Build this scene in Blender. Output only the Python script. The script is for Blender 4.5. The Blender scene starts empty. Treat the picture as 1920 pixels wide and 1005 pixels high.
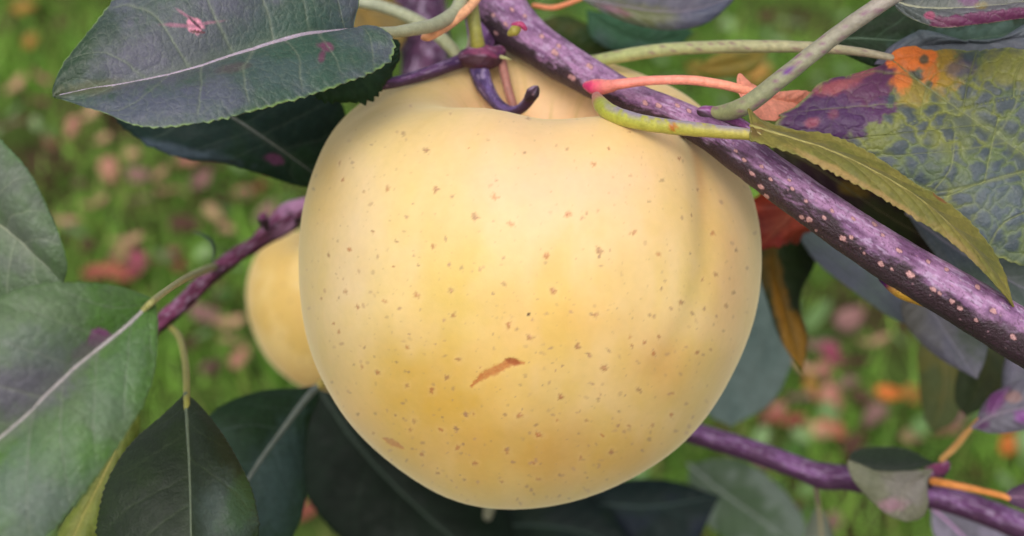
import bpy, math, random
import numpy as np
from mathutils import Matrix, Vector

# ------------------------------------------------------------------ camera, world, sun
SC = bpy.context.scene
PITCH = math.radians(35)
CAM = np.array([0.0, 0.0, 0.95])
RIGHT = np.array([1.0, 0, 0])
UP = np.array([0, math.sin(PITCH), math.cos(PITCH)])
FWD = np.array([0, math.cos(PITCH), -math.sin(PITCH)])
LENS = 43.46
F = 1920 * LENS / 36.0                      # focal length in pixels of the 1920 wide photograph
cam_d = bpy.data.cameras.new('camera')
cam_d.lens = LENS; cam_d.sensor_width = 36; cam_d.clip_start = 0.01; cam_d.clip_end = 500
cam_d.dof.use_dof = True; cam_d.dof.focus_distance = 0.200; cam_d.dof.aperture_fstop = 14.2
cam = bpy.data.objects.new('camera', cam_d); SC.collection.objects.link(cam)
cam.location = CAM; cam.rotation_euler = (math.pi / 2 - PITCH, 0, 0)
SC.camera = cam

SUN_EL, SUN_AZ = math.radians(52), math.radians(192)      # azimuth measured clockwise from +Y
w = bpy.data.worlds.new('World'); SC.world = w; w.use_nodes = True
nt = w.node_tree; bg = nt.nodes['Background']
sky = nt.nodes.new('ShaderNodeTexSky'); sky.sky_type = 'NISHITA'; sky.sun_disc = False
sky.sun_elevation = SUN_EL; sky.sun_rotation = SUN_AZ
sky.air_density = 0.7; sky.dust_density = 5.0; sky.ozone_density = 0.6
hs = nt.nodes.new('ShaderNodeHueSaturation'); hs.inputs['Saturation'].default_value = .28      # thin cloud: a paler sky
nt.links.new(sky.outputs[0], hs.inputs['Color']); nt.links.new(hs.outputs[0], bg.inputs[0]); bg.inputs[1].default_value = 0.15
sd = bpy.data.lights.new('sun', 'SUN'); sd.energy = 0.6; sd.angle = math.radians(55); sd.color = (1, .945, .88)
so = bpy.data.objects.new('sun', sd); SC.collection.objects.link(so)
sdir = Vector((math.sin(SUN_AZ) * math.cos(SUN_EL), math.cos(SUN_AZ) * math.cos(SUN_EL), math.sin(SUN_EL)))
so.rotation_euler = sdir.to_track_quat('Z', 'Y').to_euler(); so.location = (0, -2, 3)
SC.view_settings.view_transform = 'Standard'; SC.view_settings.look = 'None'
SC.view_settings.exposure = 0.18; SC.view_settings.gamma = 1
SC.cycles.use_denoising = True
SC.cycles.max_bounces = 8

# ------------------------------------------------------------------ helpers
rng = np.random.default_rng(7)

def P(x, y, d):
    "pixel of the photograph + distance along the view axis -> point in the world"
    x = np.asarray(x, float); y = np.asarray(y, float); d = np.asarray(d, float)
    return (CAM + RIGHT * ((x - 960) / F * d)[..., None] - UP * ((y - 502.5) / F * d)[..., None] + FWD * d[..., None])

def PX(p):
    q = p - CAM
    d = q @ FWD
    return 960 + F * (q @ RIGHT) / d, 502.5 - F * (q @ UP) / d, d

def lin(c):
    c = np.asarray(c, float) / 255
    return np.where(c <= .04045, c / 12.92, ((c + .055) / 1.055) ** 2.4)

def hash2(ix, iy, k=0):
    h = (ix.astype(np.int64) * 374761393 + iy.astype(np.int64) * 668265263 + k * 982451653) & 0xFFFFFFFF
    h = ((h ^ (h >> 13)) * 1274126177) & 0xFFFFFFFF
    h = (h ^ (h >> 16)) & 0xFFFFFF
    return h / float(0xFFFFFF)

def vnoise(x, y, k=0):
    ix, iy = np.floor(x), np.floor(y); fx, fy = x - ix, y - iy
    fx = fx * fx * (3 - 2 * fx); fy = fy * fy * (3 - 2 * fy)
    a = hash2(ix, iy, k); b = hash2(ix + 1, iy, k); c = hash2(ix, iy + 1, k); d = hash2(ix + 1, iy + 1, k)
    return (a * (1 - fx) + b * fx) * (1 - fy) + (c * (1 - fx) + d * fx) * fy

def fbm(x, y, k=0, o=4):
    s = 0; a = .5; t = 0
    for i in range(o):
        s = s + a * vnoise(x * 2 ** i + 17.3 * i, y * 2 ** i - 9.1 * i, k + i); t += a; a *= .55
    return s / t

def voro(x, y, k=0):
    "distance to the nearest cell edge (F2-F1) and a random value per cell"
    ix, iy = np.floor(x), np.floor(y)
    f1 = np.full(x.shape, 9.); f2 = np.full(x.shape, 9.); cid = np.zeros(x.shape)
    for dx in (-1, 0, 1):
        for dy in (-1, 0, 1):
            cx, cy = ix + dx, iy + dy
            px = cx + .15 + .7 * hash2(cx, cy, k); py = cy + .15 + .7 * hash2(cx, cy, k + 5)
            d = np.hypot(px - x, py - y)
            new = d < f1
            f2 = np.where(new, f1, np.minimum(f2, d)); f1 = np.where(new, d, f1)
            cid = np.where(new, hash2(cx, cy, k + 9), cid)
    return f2 - f1, f1, cid

def sm(a, b, x):
    t = np.clip((x - a) / (b - a), 0, 1)
    return t * t * (3 - 2 * t)

def mixc(c, d, m):
    m = np.asarray(m)[..., None]
    return c * (1 - m) + np.asarray(d) * m

def spline(pts, n):
    "Catmull-Rom through rows of numbers, resampled to n steps of equal chord (first three columns)"
    p = np.asarray(pts, float)
    if len(p) == 2: p = np.array([p[0], (p[0] + p[1]) / 2, p[1]])
    q = np.vstack([2 * p[0] - p[1], p, 2 * p[-1] - p[-2]])
    out = []
    for i in range(1, len(q) - 2):
        t = np.linspace(0, 1, 24, endpoint=False)[:, None]
        a, b, c, d = q[i - 1], q[i], q[i + 1], q[i + 2]
        out.append(.5 * ((2 * b) + (-a + c) * t + (2 * a - 5 * b + 4 * c - d) * t ** 2 + (-a + 3 * b - 3 * c + d) * t ** 3))
    out.append(q[-2][None]); o = np.vstack(out)
    L = np.r_[0, np.cumsum(np.linalg.norm(np.diff(o[:, :2], axis=0), axis=1))]
    s = np.linspace(0, L[-1], n)
    return np.stack([np.interp(s, L, o[:, j]) for j in range(o.shape[1])], 1)

def tag(o, label=None, cat=None, group=None, kind=None):
    if label: o['label'] = label
    if cat: o['category'] = cat
    if group: o['group'] = group
    if kind: o['kind'] = kind
    return o

def empty(name, loc):
    o = bpy.data.objects.new(name, None); o.empty_display_size = .01
    SC.collection.objects.link(o); o.location = loc
    return o

def mesh_obj(name, V, faces, mat, col=None, parent=None, origin=None, uv=None):
    V = np.asarray(V, float).reshape(-1, 3)
    org = np.array(parent.location) if parent is not None and origin is None else (np.zeros(3) if origin is None else np.asarray(origin))
    me = bpy.data.meshes.new(name)
    faces = np.asarray(faces, np.int32); k = faces.shape[1]; nf = len(faces)
    me.vertices.add(len(V)); me.vertices.foreach_set('co', (V - org).astype(np.float32).ravel())
    me.loops.add(nf * k); me.loops.foreach_set('vertex_index', faces.ravel())
    me.polygons.add(nf); me.polygons.foreach_set('loop_start', np.arange(0, nf * k, k, dtype=np.int32))
    me.polygons.foreach_set('loop_total', np.full(nf, k, np.int32))
    me.polygons.foreach_set('use_smooth', np.ones(nf, bool))
    if col is not None:
        a = me.color_attributes.new('Col', 'FLOAT_COLOR', 'POINT')
        c = np.ones((len(V), 4), np.float32); c[:, :3] = np.clip(np.asarray(col).reshape(-1, 3), 0, 1)
        a.data.foreach_set('color', c.ravel())
    if uv is not None:
        l = me.uv_layers.new(name='UVMap'); uv = np.asarray(uv).reshape(-1, 2).astype(np.float32)
        l.data.foreach_set('uv', uv[faces.ravel()].ravel())
    me.update(); me.validate()
    me.materials.append(mat)
    o = bpy.data.objects.new(name, me); SC.collection.objects.link(o)
    if parent is not None: o.parent = parent
    elif origin is not None: o.location = org
    return o

def grid_faces(n, m, closed=False):
    i, j = np.meshgrid(np.arange(n - 1), np.arange(m if closed else m - 1), indexing='ij')
    i = i.ravel(); j = j.ravel(); j2 = (j + 1) % m
    return np.stack([i * m + j, i * m + j2, (i + 1) * m + j2, (i + 1) * m + j], 1)

def normals(G, closed=False):
    du = np.gradient(G, axis=0)
    dv = (np.roll(G, -1, 1) - np.roll(G, 1, 1)) if closed else np.gradient(G, axis=1)
    n = np.cross(du, dv); l = np.linalg.norm(n, axis=-1, keepdims=True)
    return n / np.maximum(l, 1e-12)

# ------------------------------------------------------------------ materials
def mat_attr(name, rough=.5, spec=.5, nscale=900, namp=.12, bscale=1500, bstr=.15, trans=0., sss=0., sheen=0., bdist=.0004, stretch=None, coat=0., rvar=.1, tint=(.86, .84, .92, 1)):
    m = bpy.data.materials.new(name); m.use_nodes = True; t = m.node_tree; N = t.nodes; L = t.links
    b = N['Principled BSDF']; out = N['Material Output']
    at = N.new('ShaderNodeAttribute'); at.attribute_name = 'Col'
    tc = N.new('ShaderNodeTexCoord'); mp = N.new('ShaderNodeMapping')
    if stretch:
        L.new(tc.outputs['UV'], mp.inputs[0]); mp.inputs['Scale'].default_value = stretch
    else:
        L.new(tc.outputs['Object'], mp.inputs[0])
    n1 = N.new('ShaderNodeTexNoise'); n1.inputs['Scale'].default_value = nscale; n1.inputs['Detail'].default_value = 5
    L.new(mp.outputs[0], n1.inputs['Vector'])
    mr = N.new('ShaderNodeMapRange'); mr.inputs[1].default_value = .25; mr.inputs[2].default_value = .75
    mr.inputs[3].default_value = 1 - namp; mr.inputs[4].default_value = 1 + namp
    L.new(n1.outputs[0], mr.inputs[0])
    mx = N.new('ShaderNodeVectorMath'); mx.operation = 'SCALE'
    L.new(at.outputs['Color'], mx.inputs[0]); L.new(mr.outputs[0], mx.inputs['Scale'])
    L.new(mx.outputs[0], b.inputs['Base Color'])
    rr = N.new('ShaderNodeMapRange'); rr.inputs[1].default_value = .3; rr.inputs[2].default_value = .7
    rr.inputs[3].default_value = rough - rvar; rr.inputs[4].default_value = rough + rvar
    n3 = N.new('ShaderNodeTexNoise'); n3.inputs['Scale'].default_value = nscale * .35; n3.inputs['Detail'].default_value = 3
    L.new(mp.outputs[0], n3.inputs['Vector']); L.new(n3.outputs[0], rr.inputs[0]); L.new(rr.outputs[0], b.inputs['Roughness'])
    b.inputs['Specular IOR Level'].default_value = spec
    n2 = N.new('ShaderNodeTexNoise'); n2.inputs['Scale'].default_value = bscale; n2.inputs['Detail'].default_value = 4
    L.new(mp.outputs[0], n2.inputs['Vector'])
    bp = N.new('ShaderNodeBump'); bp.inputs['Strength'].default_value = bstr; bp.inputs['Distance'].default_value = bdist
    L.new(n2.outputs[0], bp.inputs['Height']); L.new(bp.outputs[0], b.inputs['Normal'])
    if sss:
        b.inputs['Subsurface Weight'].default_value = sss
        b.inputs['Subsurface Radius'].default_value = (1, .6, .25); b.inputs['Subsurface Scale'].default_value = .002
    if sheen:
        b.inputs['Sheen Weight'].default_value = sheen; b.inputs['Sheen Roughness'].default_value = .4
        b.inputs['Sheen Tint'].default_value = tint
    if coat:
        b.inputs['Coat Weight'].default_value = coat; b.inputs['Coat Roughness'].default_value = .25
    if trans:
        tr = N.new('ShaderNodeBsdfTranslucent'); ms = N.new('ShaderNodeMixShader'); ms.inputs[0].default_value = trans
        L.new(mx.outputs[0], tr.inputs[0]); L.new(b.outputs[0], ms.inputs[1]); L.new(tr.outputs[0], ms.inputs[2])
        L.new(ms.outputs[0], out.inputs[0])
    return m

M_APPLE = mat_attr('apple_skin', .50, .35, 700, .03, 2600, .10, sss=.18, bdist=.0002, rvar=.06, sheen=.6, tint=(1, .86, .58, 1))
M_LEAF = mat_attr('leaf_waxy', .46, .4, 1500, .16, 2200, .35, trans=.12, sheen=.10)
M_LEAFM = mat_attr('leaf_matte', .6, .35, 1500, .16, 2200, .35, trans=.18, sheen=.08)
M_DARK = mat_attr('leaf_shaded_side', .55, .14, 900, .2, 1500, .3, trans=.06)
M_BARK = mat_attr('young_bark', .5, .4, 4, .22, 9, .5, stretch=(6, 260, 1), bdist=.0009, sheen=.05)
M_STALK = mat_attr('leaf_stalk', .45, .4, 1800, .14, 2500, .3, trans=.0, sss=.1, sheen=.15)
M_GRASS = mat_attr('grass_blade', .5, .3, 60, .2, 200, .1, trans=.3)
M_FALL = mat_attr('dry_leaf', .7, .25, 120, .3, 200, .5, trans=.15, bdist=.003)

# ------------------------------------------------------------------ builders
def tube(name, pts, mat, color, parent, na=20, n=120, bump=0., bseed=0, colf=None, dispf=None, cap=True, flat=1.):
    "pts rows: x, y, depth, width in pixels. A closed tapered tube following them"
    s = spline(pts, n)
    C = P(s[:, 0], s[:, 1], s[:, 2]); R = s[:, 3] * .5 * s[:, 2] / F
    T = np.gradient(C, axis=0); T /= np.linalg.norm(T, axis=1, keepdims=True)
    nrm = -FWD + T[0] * (T[0] @ FWD); nrm /= np.linalg.norm(nrm)
    frames = []
    for i in range(n):
        nrm = nrm - T[i] * (nrm @ T[i]); nrm /= np.linalg.norm(nrm); frames.append(nrm.copy())
    Nn = np.array(frames); B = np.cross(T, Nn)
    a = np.linspace(-np.pi, np.pi, na, endpoint=False)
    Lc = np.r_[0, np.cumsum(np.linalg.norm(np.diff(C, axis=0), axis=1))]
    S, A = np.meshgrid(Lc, a, indexing='ij'); RR = np.repeat(R[:, None], na, 1)
    if bump:
        q = fbm(S / R.mean() * .6 + 50, np.cos(A) * 1.2 + 9, bseed) + fbm(S / R.mean() * .6 + 90, np.sin(A) * 1.2 + 31, bseed + 3) - 1
        RR = RR * (1 + bump * q * 2)
    if dispf is not None: RR = RR + dispf(S, A, RR)
    G = C[:, None] + Nn[:, None] * (np.cos(A) * RR)[..., None] + B[:, None] * (np.sin(A) * RR)[..., None] * flat
    if colf is None:
        c = np.ones((n, na, 3)) * lin(color)
        q = fbm(S * 900, np.cos(A) * 2 + 5, bseed + 11)
        c = c * (.8 + .4 * q)[..., None]
    else:
        c = colf(S, A, G)
    if cap:
        def ring(i, sgn):
            out = []
            for f, k in ((.8, .35), (.45, .75), (0.02, .95)):
                out.append(C[i] + (G[i] - C[i]) * f + T[i] * sgn * R[i] * k)
            return out
        r0 = ring(0, -1)[::-1]; r1 = ring(-1, 1)
        G = np.concatenate([np.array(r0), G, np.array(r1)]); c = np.concatenate([np.repeat(c[:1], 3, 0), c, np.repeat(c[-1:], 3, 0)])
        S = np.concatenate([np.repeat(S[:1], 3, 0), S, np.repeat(S[-1:], 3, 0)]); A = np.concatenate([A[:3], A, A[:3]])
    nn = G.shape[0]
    uv = np.stack([A / (2 * np.pi), S], -1)
    return mesh_obj(name, G, grid_faces(nn, na, True), mat, c, parent, uv=uv)

def leaf(label, mid, ea, eb, base=(60, 80, 60), base2=None, vein=(150, 140, 150), edge=None, mat=None, bulge=(0, 0),
         nv=8, slant=.22, vstr=.5, relief=.00013, quilt=.00006, cell=.0028, teeth=45, tamp=.018, patches=(), stalk=None, stalk_col=(150, 160, 110),
         midw=9, mid_col=None, ns=150, nw=26, group=None, seed=1, mott=None, name='leaf', cat='leaf', wave=0., thick=.00025, netw=.35,
         stalkw=None, lines=(), edgeop=.8, push=1.):
    if mat is None: mat = M_LEAF
    base2 = base if base2 is None else base2
    if push != 1.:                       # farther back than first measured
        mid, ea, eb = ([(a_, b_, d_ * push) for a_, b_, d_ in q_] for q_ in (mid, ea, eb))
        if stalk: stalk = [(a_, b_, d_ * (1 + (push - 1) * i_ / (len(stalk) - 1.)), w_) for i_, (a_, b_, d_, w_) in enumerate(stalk)]
    m = spline(mid, ns); A_ = spline(ea, ns); B_ = spline(eb, ns)
    Mx, Ax, Bx = (P(q[:, 0], q[:, 1], q[:, 2]) for q in (m, A_, B_))
    W = np.concatenate([np.linspace(-1, 0, nw + 1)[:-1], np.linspace(0, 1, nw + 1)])
    s = np.linspace(0, 1, ns)
    length = np.linalg.norm(np.diff(Mx, axis=0), axis=1).sum()
    sw = s + .5 / teeth * (vnoise(s * teeth * .45, s * 0, seed + 60) - .5) * 2
    tooth = ((sw * teeth) % 1.0)
    tooth = np.where(tooth < .75, tooth / .75, (1 - tooth) / .25)
    tooth = tooth * (.25 + 1.2 * hash2(np.floor(sw * teeth), s * 0, seed))
    fade = sm(0, .04, s) * sm(1, .97, s)
    G = np.zeros((ns, len(W), 3))
    for k, wv in enumerate(W):
        E = Ax if wv >= 0 else Bx
        a = abs(wv); ww = a * (1 + (tooth - .5) * tamp * fade * sm(.8, 1, a))
        G[:, k] = Mx + (E - Mx) * ww[:, None]
    S, WW = np.meshgrid(s, W, indexing='ij'); AW = np.abs(WW)
    N0 = normals(G); N0 *= np.sign(np.sum(N0 * (CAM - G), -1, keepdims=True))
    mean = N0.reshape(-1, 3).mean(0); mean /= np.linalg.norm(mean)
    N1 = N0.copy(); bad = np.linalg.norm(N0, axis=-1) < .5; N1[bad] = mean
    N1 = N1 * .3 + mean * .7
    bl = np.where(WW >= 0, bulge[0], bulge[1])
    G = G + N1 * (bl * 4 * AW * (1 - AW) * np.sin(np.pi * np.clip(S, .02, .98)))[..., None]
    if wave:
        G = G + N1 * (wave * AW ** 2 * np.sin(S * 23 + seed + WW * 2))[..., None]
    # veins
    q = (S - slant * AW ** .9 + .05 * AW ** 2 * np.sin(S * 9 + seed)) * nv + np.where(WW > 0, 0, .45)
    q = q + .55 * (vnoise(S * nv * .9, np.where(WW > 0, 3., 9.), seed + 70) - .5) + .16 * (fbm(S * 9, WW * 3, seed + 71) - .5)
    fr = np.abs(q - np.round(q)); wd = .022 + .035 * (1 - AW)
    keep = hash2(np.round(q), np.sign(WW) + 2, seed) * .5 + .5
    v1 = np.exp(-(fr / wd * 1.25) ** 2) * keep * sm(1.02, .75, AW)
    pil = np.cos(2 * np.pi * q)
    wid = np.linalg.norm(Ax - Mx, axis=1).mean()
    t1 = Mx[-1] - Mx[0]; t1 /= np.linalg.norm(t1); t2 = np.cross(mean, t1)
    X = ((G - Mx[0]) @ t1) / cell + 50; Y = ((G - Mx[0]) @ t2) / cell + 50
    X2 = X + 1.3 * (fbm(X * .9, Y * .9, seed + 2) - .5); Y2 = Y + 1.3 * (fbm(X * .9 + 30, Y * .9, seed + 3) - .5)
    e, f1, cid = voro(X2, Y2, seed)
    net = 1 - sm(0, .16, e)
    e2, _, cid2 = voro(X2 * 2.7, Y2 * 2.7, seed + 40)
    net2 = 1 - sm(0, .2, e2)
    G = G + N1 * (-relief * pil * .6 * AW ** .3 * sm(1, .85, AW) - relief * v1 * .7 + quilt * (1 - f1 * 1.6) * sm(0, .1, AW) - quilt * net * .6)[..., None]
    lo = fbm(X * .22 + 3, Y * .22 + 8, seed + 6, 4)
    c = np.ones(S.shape + (3,)) * lin(base)
    c = mixc(c, lin(base2), sm(.38, .62, lo))
    c = c * (.86 + .28 * fbm(X * 3, Y * 3, seed + 8))[..., None]
    c = c * (.93 + .14 * cid[..., None])
    if mott is not None:      # blotches between the veins
        mc, thr, soft = mott
        big = fbm(X * .28, Y * .28, seed + 21)
        inner = sm(.02, .5, e + .5 * (fbm(X * 2.2, Y * 2.2, seed + 23) - .5)) * sm(thr - soft, thr + soft, cid * .35 + .65 * big) * .85
        c = mixc(c, lin((72, 88, 78)), sm(.5, .62, fbm(X * .8 + 9, Y * .8, seed + 25)) * .5)
        c = mixc(c, lin(mc), inner)
    vc = lin(vein)
    px, py, _ = PX(G)
    for pt in patches:
        x0, y0, rx, ry, an, pc = pt[:6]; soft = pt[6] if len(pt) > 6 else .25; op = pt[7] if len(pt) > 7 else 1.
        ca, sa = math.cos(math.radians(an)), math.sin(math.radians(an))
        u = ((px - x0) * ca + (py - y0) * sa) / rx; v = (-(px - x0) * sa + (py - y0) * ca) / ry
        nz = fbm(px / 14 + 7, py / 14 - 3, seed + 31) - .5 + .5 * (fbm(px / 45, py / 45, seed + 33) - .5)
        r = np.hypot(u, v) + nz * .9
        c = mixc(c, lin(pc), sm(1 + soft, 1 - soft, r) * op)
    for path, lw in lines:
        ql = spline([(a_, b_, 0) for a_, b_ in path], 50)[:, :2]; dd = np.full(px.shape, 1e9)
        for a_, b_ in ql: dd = np.minimum(dd, np.hypot(px - a_, py - b_))
        mk = np.exp(-(dd / lw) ** 2); c = mixc(c, vc * 1.15, mk * .7); G = G - N1 * (mk * .0003)[..., None]
    c = mixc(c, vc, np.exp(-(AW * wid / .0009) ** 2) * vstr * .7 * sm(1, .7, S))
    c = mixc(c, vc, np.clip(v1 * vstr + net * vstr * netw * .5 + net2 * vstr * netw * .25, 0, 1))
    if edge is not None: c = mixc(c, lin(edge), sm(.955, .995, AW) * edgeop * sm(.2, .6, fbm(S * 60, WW, seed + 80)))
    bp = G[0, nw]
    if stalk: bp = P(*stalk[0][:3])
    root = empty(name, bp); tag(root, label, cat, group)
    b = mesh_obj('blade', G, grid_faces(ns, len(W)), mat, c, root)
    so_ = b.modifiers.new('thickness', 'SOLIDIFY'); so_.thickness = thick; so_.offset = 0
    mcol = vein if mid_col is None else mid_col
    if midw:
        dd = m[:, 2]
        mp_ = np.stack([m[:, 0], m[:, 1], dd - .00018 + 0 * s, midw * (1 - .78 * s)], 1)
        # the rib follows the displaced blade
        rx_, ry_, rd_ = PX(G[:, nw]); mp_[:, 0] = rx_; mp_[:, 1] = ry_; mp_[:, 2] = rd_ - .0001
        tube('midrib', mp_[::max(1, ns // 40)], M_STALK, mcol, root, na=10, n=80, bseed=seed)
    if stalk:
        tube('stalk', stalk, M_STALK, stalk_col, root, na=14, n=60, bump=.05, bseed=seed + 2, colf=stalkw)
    return root

# ------------------------------------------------------------------ ground, grass, fallen leaves
def G0(x, y, h=0.):
    d = FWD + RIGHT * (x - 960) / F - UP * (y - 502.5) / F
    t = (h - CAM[2]) / d[2]
    return CAM + d * t

def ground():
    n = 160
    r = np.linspace(0, 1, n) ** 3 * 60
    a = np.linspace(0, 2 * np.pi, 120, endpoint=False)
    Rr, Aa = np.meshgrid(r, a, indexing='ij')
    X = Rr * np.cos(Aa); Y = Rr * np.sin(Aa) + 1.5
    Z = .02 * (fbm(X * 3, Y * 3, 3) - .5) - .01
    V = np.stack([X, Y, Z], -1)
    c = mixc(np.ones(X.shape + (3,)) * lin((70, 88, 38)), lin((70, 56, 40)), sm(.4, .65, fbm(X * 7, Y * 7, 8)))
    o = mesh_obj('ground', V, grid_faces(n, 120, True), M_GRASSG, c, origin=(0, 0, 0))
    tag(o, 'grassy orchard ground far below the branch', 'ground', kind='structure')

M_GRASSG = mat_attr('ground_soil', .9, .1, 40, .5, 60, .6, bdist=.01)
ground()

def grass():
    N = 90000
    x = rng.uniform(-1.9, 1.9, N); y = rng.uniform(.45, 3.6, N)
    dens = fbm(x * 5, y * 5, 12); keep = rng.uniform(0, 1, N) < sm(.25, .6, dens) * .85 + .15
    x, y, dens = x[keep], y[keep], dens[keep]; N = len(x)
    h = rng.uniform(.025, .075, N) * (.6 + .8 * dens); wd = rng.uniform(.0012, .0026, N)
    az = rng.uniform(0, 2 * np.pi, N); ln = rng.uniform(.2, 1.3, N)
    dx, dy = np.cos(az), np.sin(az)
    V = []; 
    for t in (0, .4, .75, 1.0):
        off = h * ln * t ** 1.8; z = h * (t - .25 * ln * t * t) - .01
        wt = wd * (1 - t) ** .6 if t < 1 else 0 * wd
        cx, cy = x + dx * off, y + dy * off
        V.append(np.stack([cx - dy * wt, cy + dx * wt, z], -1)); V.append(np.stack([cx + dy * wt, cy - dx * wt, z], -1))
    V = np.stack(V, 1)
    b = np.arange(N)[:, None] * 8
    fs = np.concatenate([b + np.array([[0, 1, 3, 2]]), b + np.array([[2, 3, 5, 4]]), b + np.array([[4, 5, 7, 6]])])
    q = fbm(x * 9, y * 9, 44)
    c = mixc(np.ones((N, 3)) * lin((68, 110, 30)), lin((154, 202, 82)), np.clip(q * 1.4 - .2 + rng.normal(0, .18, N), 0, 1))
    c = mixc(c, lin((150, 146, 84)), (rng.uniform(0, 1, N) < .12) * .8)
    c = np.repeat(c[:, None], 8, 1)
    o = mesh_obj('grass', V, fs, M_GRASS, c, origin=(0, 0, 0))
    tag(o, 'short green orchard grass out of focus behind the apple', 'grass', kind='stuff')
grass()

def clover():
    N = 2600
    x = rng.uniform(-1.7, 1.7, N); y = rng.uniform(.5, 3.4, N)
    k = fbm(x * 4, y * 4, 77) > .5
    x, y = x[k], y[k]; N = len(x)
    r = rng.uniform(.007, .015, N); z = rng.uniform(.02, .05, N); az = rng.uniform(0, 6.28, N)
    tilt = rng.normal(0, .35, (N, 2))
    a = np.linspace(0, 2 * np.pi, 8, endpoint=False)
    lx = np.cos(a)[None] * r[:, None] * 1.25; ly = np.sin(a)[None] * r[:, None] * .8
    X = x[:, None] + lx * np.cos(az)[:, None] - ly * np.sin(az)[:, None]
    Y = y[:, None] + lx * np.sin(az)[:, None] + ly * np.cos(az)[:, None]
    Z = z[:, None] + (X - x[:, None]) * tilt[:, :1] + (Y - y[:, None]) * tilt[:, 1:]
    V = np.stack([X, Y, Z], -1)
    b = np.arange(N)[:, None] * 8
    fs = np.concatenate([b + np.array([[0, 1, 2, 3]]), b + np.array([[0, 3, 4, 7]]), b + np.array([[4, 5, 6, 7]])])
    c = mixc(np.ones((N, 3)) * lin((78, 116, 54)), lin((146, 172, 118)), rng.uniform(0, 1, N))
    o = mesh_obj('ground_cover', V, fs, M_GRASS, np.repeat(c[:, None], 8, 1), origin=(0, 0, 0))
    tag(o, 'small round weed leaves spread through the grass', 'ground cover', kind='stuff')
clover()

def fallen_mesh(seed, col):
    n, m = 18, 11
    s = np.linspace(0, 1, n); t = np.linspace(-1, 1, m); S, T = np.meshgrid(s, t, indexing='ij')
    wv = np.sin(np.pi * S ** .8) ** .8 * .5
    X = S - .5; Y = T * wv * .55
    Z = .22 * np.abs(T) ** 1.5 * wv + .12 * np.sin(S * 5 + seed) + .06 * np.sin(T * 4 + seed * 2) * S
    V = np.stack([X, Y, Z], -1) * .056
    c = np.ones((n, m, 3)) * lin(col)
    c = c * (.7 + .6 * fbm(X * 6 + seed, Y * 6, seed))[..., None]
    me = mesh_obj('fallen_leaf', V, grid_faces(n, m), M_FALL, c, origin=(0, 0, 0))
    md = me.modifiers.new('thickness', 'SOLIDIFY'); md.thickness = .0006
    return me

FCOL = {'pink': (172, 120, 104), 'tan': (188, 150, 120), 'red': (150, 80, 70), 'magenta': (140, 64, 86), 'brown': (84, 58, 46),
        'mauve': (140, 104, 100), 'orange': (204, 116, 56), 'salmon': (178, 104, 84), 'ochre': (160, 120, 58)}
FLAB = {'pink': 'blurred faded pink fallen leaf lying in the grass', 'tan': 'blurred pale tan fallen leaf lying in the grass',
        'red': 'blurred brick red fallen leaf lying in the grass', 'magenta': 'blurred magenta fallen leaf lying in the grass',
        'brown': 'blurred dark brown fallen leaf lying in the grass', 'mauve': 'blurred dull mauve fallen leaf lying in the grass',
        'orange': 'blurred bright orange fallen leaf lying in the grass', 'salmon': 'blurred salmon red fallen leaf in grass above the lower twig',
        'ochre': 'blurred ochre yellow fallen leaf lying in the grass'}
FL = [(75, 145, 'pink'), (30, 160, 'tan'), (70, 190, 'magenta'), (135, 240, 'pink'), (190, 262, 'tan'), (118, 308, 'brown'), (205, 320, 'pink'),
      (150, 345, 'mauve'), (122, 415, 'tan'), (232, 405, 'brown'), (238, 452, 'tan'), (180, 510, 'red'), (222, 512, 'salmon'), (255, 500, 'magenta'),
      (312, 480, 'magenta'), (335, 498, 'red'), (378, 335, 'mauve'), (262, 375, 'mauve'), (400, 400, 'tan'), (488, 352, 'red'), (455, 365, 'pink'),
      (425, 375, 'brown'), (430, 605, 'tan'), (438, 640, 'tan'), (452, 668, 'pink'), (385, 590, 'mauve'), (60, 230, 'brown'), (15, 235, 'mauve'),
      (95, 270, 'pink'), (250, 290, 'tan'), (20, 45, 'brown'), (60, 80, 'ochre'), (115, 45, 'brown'), (340, 270, 'brown'), (300, 330, 'tan'), (165, 460, 'brown'),
      (350, 420, 'brown'), (225, 480, 'tan'), (400, 690, 'mauve'), (575, 960, 'red'), (400, 310, 'brown'), (45, 15, 'ochre'),
      (1560, 665, 'magenta'), (1535, 650, 'mauve'), (1545, 700, 'pink'), (1585, 720, 'mauve'), (1450, 778, 'pink'), (1475, 788, 'red'),
      (1500, 745, 'mauve'), (1525, 735, 'ochre'), (1535, 808, 'tan'), (1562, 802, 'salmon'), (1670, 738, 'orange'), (1712, 742, 'ochre'), (1708, 820, 'tan'),
      (1790, 790, 'mauve'), (1775, 805, 'pink'), (1893, 835, 'orange'), (1560, 760, 'pink'), (1615, 745, 'brown'), (1420, 900, 'mauve'), (1640, 640, 'tan'),
      (1590, 600, 'mauve'), (1480, 960, 'brown'), (1380, 990, 'red'), (1560, 985, 'mauve'), (1850, 690, 'brown'), (1440, 760, 'brown'),
      (140, 150, 'mauve'), (175, 205, 'tan'), (90, 340, 'brown'), (260, 330, 'mauve'), (320, 360, 'tan'), (350, 300, 'pink'), (420, 430, 'tan'), (280, 430, 'brown'), (180, 380, 'tan'), (500, 400, 'mauve'), (360, 640, 'brown'), (410, 560, 'brown'), (1600, 680, 'brown'), (1640, 780, 'mauve'), (1510, 690, 'tan'), (1600, 830, 'brown'), (1240, 70, 'tan'), (1310, 130, 'ochre'), (1440, 30, 'brown'), (1420, 140, 'ochre')]
GROUP_FL = 'fallen leaves scattered in the grass'
protos = {}; FOBJ = []
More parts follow.
